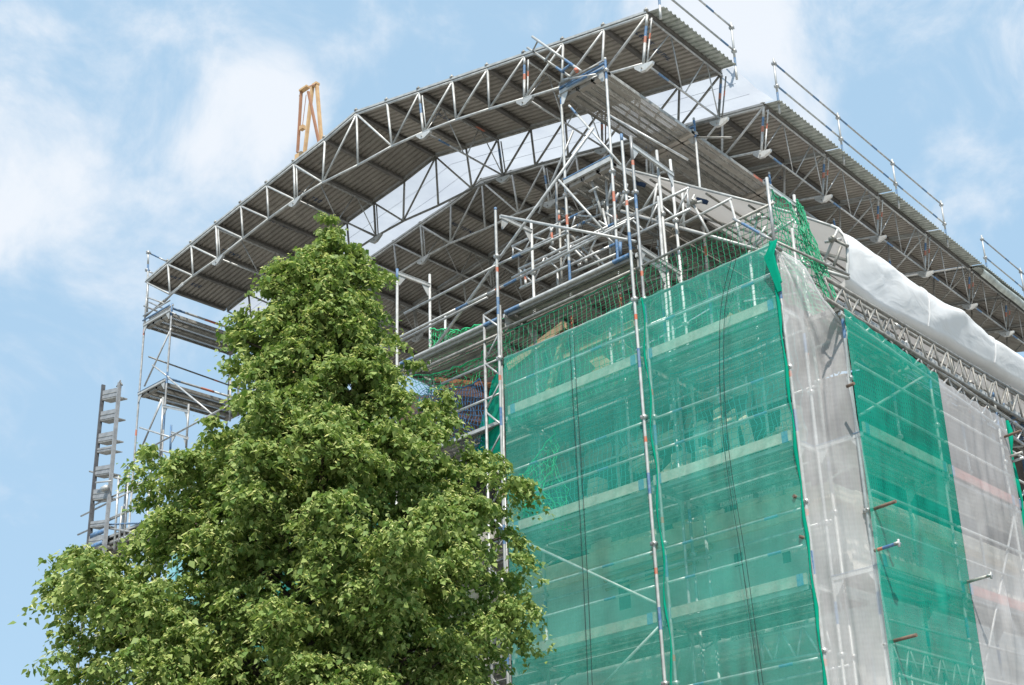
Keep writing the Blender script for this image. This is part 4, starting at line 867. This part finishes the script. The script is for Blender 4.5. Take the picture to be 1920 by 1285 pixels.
cord_net('safety_net', 'dark green net falling in folds from the corner frame to the right facade', V(1500, 470, .74), U(1590, 612, .6), V(1503, 390, .74), V(1498, 378, .74), 16, 22, 'cord_green', r=.006, sag=0, seed=6, wav=.03, group=CG)
cord_net('safety_net', 'bright green net on the deck left of the lattice mast, above the toe rail', (-8.0, .70, 1.85), (-6.4, .70, 1.9), (-6.6, .70, 2.35), (-8.0, .70, 2.75), 22, 12, 'cord_bright', r=.006, seed=7, wav=.04, group=CG)
cord_net('safety_net', 'dark blue net in front of the brown dormer, right of the tree', V(770, 800, .25), V(912, 850, .25), V(905, 712, .25), V(790, 726, .25), 26, 14, 'cord_blue', r=.005, seed=8, group=CG)
cord_net('safety_net', 'green net hung under the left perforated deck, between tree and lattice mast', (-8.0, .3, 1.0), (X0-.1, .3, 1.0), (X0-.1, .3, 1.72), (-8.0, .3, 1.7), 26, 8, 'cord_bright', r=.005, sag=.25, seed=9, wav=.04, group=CG)
cord_net('safety_net', 'loose fold of green knotted net hanging in the lower left of the left bay', (X0+.1, .2, -1.9), (-4.3, .2, -2.2), (-4.6, .2, -.4), (X0+.1, .2, -1.0), 16, 20, 'cord_bright', r=.005, sag=.1, seed=10, wav=.05, group=CG)
t = thing('rope_line', 'bright green rope edge running along the top of the perforated deck', 'rope', V(900, 610, .73)); mb = MB(); mb.path([V(845+i*12, 640-i*5.5+4*math.sin(i*.9), .74) for i in range(26)], .012, 'cord_bright', 5); mb.build('rope', t)
# hanging hoist ropes
for (pts, lb_) in ((((1068, 628), (1075, 760), (1084, 900), (1097, 1150), (1104, 1320)), 'pair of thin dark hoist ropes hanging in front of the left green net'), (((1372, 486), (1350, 600), (1356, 820), (1392, 1060), (1428, 1320)), 'pair of thin dark hoist ropes hanging in front of the right green net')):
    t = thing('hoist_rope', lb_, 'rope', V(*pts[-1], -.14), 'hoist ropes in front of the nets')
    for dx in (0, 8):
        cp_ = [V(x+dx, y, -.24) for x, y in pts]; fine = []
        for k in range(len(cp_)-1):
            p0, p1, p2, p3 = cp_[max(k-1, 0)], cp_[k], cp_[k+1], cp_[min(k+2, len(cp_)-1)]
            for s_ in range(8):
                x = s_/8; fine.append(.5*((2*p1)+(p2-p0)*x+(2*p0-5*p1+4*p2-p3)*x*x+(3*p1-p0-3*p2+p3)*x**3))
        mb = MB(); mb.path(fine+[cp_[-1]], .0045, 'rope', 5); mb.build('rope', t)
# ================================================================== tower crane behind the roof
cr = thing('tower_crane', 'yellow A-frame tip of a tower crane poking up behind the left slope of the roof', 'crane', (-67.5, 40, -GZ), )
CV = 40
def cpart(name, f): mb = MB(); f(mb); mb.build(name, cr, smooth=False)
def leg(a, b, r, m_, v=CV): cpart('leg', lambda m2: m2.box((V(*a, v)+V(*b, v))/2, (V(*a, v)-V(*b, v))/2, (r, 0, 0), (0, r, 0), m_))
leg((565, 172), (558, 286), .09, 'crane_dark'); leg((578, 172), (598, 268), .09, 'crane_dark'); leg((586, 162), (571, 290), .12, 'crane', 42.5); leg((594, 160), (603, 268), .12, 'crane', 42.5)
cpart('head', lambda m2: m2.box(V(571, 167, CV), (.5, 0, 0), (0, .2, 0), (0, 0, .08), 'crane')); cpart('head', lambda m2: m2.box(V(592, 159, 42.5), (.3, 0, 0), (0, .2, 0), (0, 0, .1), 'crane'))
cpart('tie_bar', lambda m2: m2.tube(V(572, 165, CV), V(592, 158, 42.5), .06, 'crane_dark')); cpart('pulley', lambda m2: (m2.box(V(567, 240, CV), (.22, 0, 0), (0, .15, 0), (0, 0, .18), 'crane'), m2.tube(V(574, 178, CV), V(567, 238, CV), .03, 'crane_dark')))
cpart('rope', lambda m2: m2.tube(V(561, 178, CV), V(559, 286, CV), .03, 'steel_pale')); cpart('platform', lambda m2: m2.box(V(566, 296, 41), (.42, 0, 0), (0, .4, 0), (0, 0, .28), 'crane'))
b_ = V(575, 310, 41)
for sx in (-.4, .4):
    for sy in (-.4, .4): cpart('mast_post', lambda m2: m2.box((b_.x+sx, b_.y+sy, (b_.z-GZ)/2), (.1, 0, 0), (0, .1, 0), (0, 0, (b_.z+GZ)/2), 'crane'))
# ================================================================== linden tree
tr = thing('linden_tree', 'tall leafy green linden tree with yellowish bracts in front of the scaffold', 'tree', (-4.75, -4.0, -GZ))
AX = Vector((-4.75, -4.0, 0)); vd = Vector((AX.x-CAM[0], AX.y-CAM[1], 0)).normalized(); rt = Vector((vd.y, -vd.x, 0))
def side(tab, y):
    ys = [t[0] for t in tab]; return float(np.interp(y, ys, [t[1] for t in tab]))
LT = [(424, 612), (445, 596), (470, 560), (500, 520), (530, 492), (570, 470), (610, 432), (680, 425), (730, 448), (775, 425), (815, 375), (845, 310), (880, 270), (930, 280), (990, 290), (1020, 225), (1045, 130), (1090, 130), (1150, 125), (1190, 125), (1290, 125), (1700, 150), (2300, 420)]
RT = [(424, 626), (445, 636), (465, 650), (500, 675), (530, 705), (570, 730), (640, 735), (690, 735), (730, 785), (780, 835), (820, 870), (850, 905), (880, 935), (920, 958), (990, 988), (1080, 985), (1190, 980), (1290, 975), (1700, 900), (2300, 700)]
def radii(z):
    x, y = proj((AX.x, AX.y, z)); d = (Vector((AX.x, AX.y, z))-Vector(CAM)).dot(Vector(RM[2])); k = d/F
    return max(.06, (x-side(LT, y))*k), max(.06, (side(RT, y)-x)*k)
ZT, ZB = 1.50, -7.2
lobes = rng.normal(size=(160, 3)); lobes /= np.linalg.norm(lobes, axis=1)[:, None]
def crown_pt(z, az, f):
    rl, rr = radii(z); c = math.cos(az); rad = (rr if c > 0 else rl)*abs(c)**2+min(3.0, (rl+rr)/2)*(1-c*c)
    if math.sin(az) > 0: rad = rad*(1-.12*math.sin(az))
    return AX+Vector((0, 0, z))+rt*(c*rad*f)+vd*(math.sin(az)*rad*f)
clumps = []; limbs = []
def bough(root, tip, rad, dens=1.0, tmin=.42):
    mid = root.lerp(tip, .5)+Vector((0, 0, .14*rad)); limbs.append((root, mid, tip, rad)); dr = (tip-root).normalized()
    for j in range(max(2, int((2+rad*5.0)*dens))):
        t = 1-(rng.random()**1.3)*(1-tmin); p = root*((1-t)**2)+mid*(2*t*(1-t))+tip*(t*t)
        w = (.07+.13*rad*(1.12-t)); sp = Vector(rng.normal(size=3)); sp.z *= .42; sp.z -= .15; clumps.append((p+sp*w, t, dr))
N_B = 200
for i in range(N_B):                                           # boughs spiral up the stem
    f = (i+.5)/N_B; z = ZB+(ZT-.35-ZB)*f**.92; az = i*2.39996+rng.normal()*.25
    lob = 1+.13*math.sin(3*az+2.3*z)+.10*math.sin(5*az-3.7*z)
    ext = (.66+.30*rng.random())*lob; tip = crown_pt(z, az, min(ext, 1.0)); a0 = AX+Vector((0, 0, z)); rad = (tip-a0).length
    rad2 = max(.05, rad-.26); tip = a0+(tip-a0)*(rad2/max(rad, .01)); bough(AX+Vector((0, 0, z-.50*rad2-.15)), tip, rad2, 1.45, .60)
for i in range(120):                                           # short inner boughs that fill the crown round the stem
    z = ZB+(ZT-1.3-ZB)*(i+.5)/120; az = i*2.39996+1.1; tip = crown_pt(z, az, .38+.20*rng.random()); rad = max(.1, (tip-AX-Vector((0, 0, z))).length)
    bough(AX+Vector((0, 0, z-.4*rad)), tip, rad, 1.1, .25)
TIPS = [(500, 508), (488, 520), (458, 572), (432, 590), (415, 632), (418, 690), (440, 742), (395, 800), (345, 832), (262, 852), (248, 868), (265, 905), (285, 960), (232, 1022), (120, 1042), (100, 1052), (95, 1095), (115, 1130), (78, 1185), (80, 1225), (85, 1270), (150, 1150),
        (690, 476), (702, 490), (728, 525), (748, 578), (752, 640), (742, 690), (802, 700), (852, 752), (866, 775), (872, 812), (940, 858), (962, 885), (985, 912), (972, 960), (1002, 1000), (1010, 1050), (992, 1075), (985, 1130), (992, 1200), (975, 1262), (617, 428), (619, 440), (612, 452), (622, 462), (604, 474), (632, 478), (588, 480), (650, 498)]
for (x, y) in TIPS:                                            # boughs that make up the outline
    d = ray(x, y); v_ = rng.normal()*.35 if y > 520 else 0
    t_ = ((AX-Vector(CAM)).dot(vd)+v_)/Vector(d).dot(vd); p = Vector(CAM)+Vector(d)*t_; h = Vector((p.x-AX.x, p.y-AX.y, 0)); rad = h.length
    p2 = p-h.normalized()*min(.20, rad*.5) if rad > .05 else p
    bough(Vector((AX.x, AX.y, p2.z-.45*rad-.15)), p2, max(.15, rad), .55 if y > 520 else 1.0, .55)
leafP = []; brP = []
for c, t, dr in clumps:
    k = 6 if t > .6 else 4; c = np.array(c); dr = np.array(dr)
    for q in range(k):
        w = dr*.65+rng.normal(size=3)*.55+np.array([0, 0, .25]); w /= np.linalg.norm(w); ln = .20+.22*rng.random()
        n = 16; tt = .12+.88*rng.random(n); P = c+np.outer(tt, w)*ln; P[:, 2] -= ln*.75*tt**2; P += rng.normal(size=(n, 3))*np.array([.032, .032, .022])
        D = np.tile(w*.8, (n, 1)); leafP.append((P, D))
        if t > .55 and rng.random() < .8:
            nb_ = 6; tt = .35+.65*rng.random(nb_); Q = c+np.outer(tt, w)*ln; Q[:, 2] -= ln*.75*tt**2-.018; Q += rng.normal(size=(nb_, 3))*.022; brP.append((Q, np.tile(w, (nb_, 1))))
def scatter(PD, name, matn, ln, wd, hang):
    P = np.concatenate([p for p, d in PD]); D = np.concatenate([d for p, d in PD]); n = len(P)
    az = rng.random(n)*2*np.pi; out = np.stack([np.cos(az), np.sin(az), np.zeros(n)], 1)*.8+D*.5
    out[:, 2] = -hang*(.3+rng.random(n)); out /= np.linalg.norm(out, axis=1)[:, None]
    up = np.tile([0, 0, 1.], (n, 1))+rng.normal(size=(n, 3))*.45; s_ = np.cross(out, up); s_ /= np.linalg.norm(s_, axis=1)[:, None]; nn = np.cross(s_, out)
    L = (ln*(.55+.95*rng.random(n)**1.3))[:, None]; Wd = L*wd
    base = P; tip = P+out*L-np.array([0, 0, 1.])*L*.12; mid = P+out*L*.42-nn*L*.06; l = P+out*L*.32+s_*Wd*.5+nn*L*.08; r = P+out*L*.32-s_*Wd*.5+nn*L*.08
    vv = np.stack([base, l, tip, r, mid], 1).reshape(-1, 3); c0 = np.array(AX)+np.array([0, 0, -3.]); vv = vv-c0
    k = np.arange(n)[:, None]*5; fc = np.concatenate([k+np.array([[0, 4, 2, 1]]), k+np.array([[0, 3, 2, 4]])], 1).reshape(-1, 4)
    me = bpy.data.meshes.new(name); me.vertices.add(len(vv)); me.vertices.foreach_set('co', vv.ravel()); me.loops.add(fc.size); me.loops.foreach_set('vertex_index', fc.ravel().astype(np.int32))
    me.polygons.add(len(fc)); me.polygons.foreach_set('loop_start', np.arange(0, fc.size, 4, dtype=np.int32)); me.polygons.foreach_set('loop_total', np.full(len(fc), 4, dtype=np.int32)); me.materials.append(M[matn]); me.update(); me.validate()
    o = bpy.data.objects.new(name, me); COL.objects.link(o); o.parent = tr; o.location = Vector(c0)+Vector((0, 0, GZ))-wloc(tr); return n
nl = scatter(leafP, 'foliage', 'leaf', .068, .84, .85); nb2 = scatter(brP, 'bracts', 'bract', .060, .26, .5)
print('leaves', nl, nb2, 'clumps', len(clumps))
mb = MB(); zs = np.linspace(-GZ, 1.2, 24); mb.path([(AX.x+.03*math.sin(z*1.3), AX.y+.03*math.cos(z), z) for z in zs], [max(.012, .19*(1-(z+GZ)/(10.9))**.8+.01) for z in zs], 'bark', 10); mb.build('trunk', tr)
for i, (a, b, c, rad) in enumerate(limbs):
    if i % 4 or rad < .6: continue
    mb = MB(); pts = [a*((1-t)**2)+b*(2*t*(1-t))+c*(t*t) for t in (0, .15, .3, .45, .6, .75, .9)]; mb.path(pts, [.05*(1-.13*k)*(.5+rad/5)+.004 for k in range(7)], 'bark', 6); mb.build('limb', tr)
print('objects', len(bpy.data.objects))
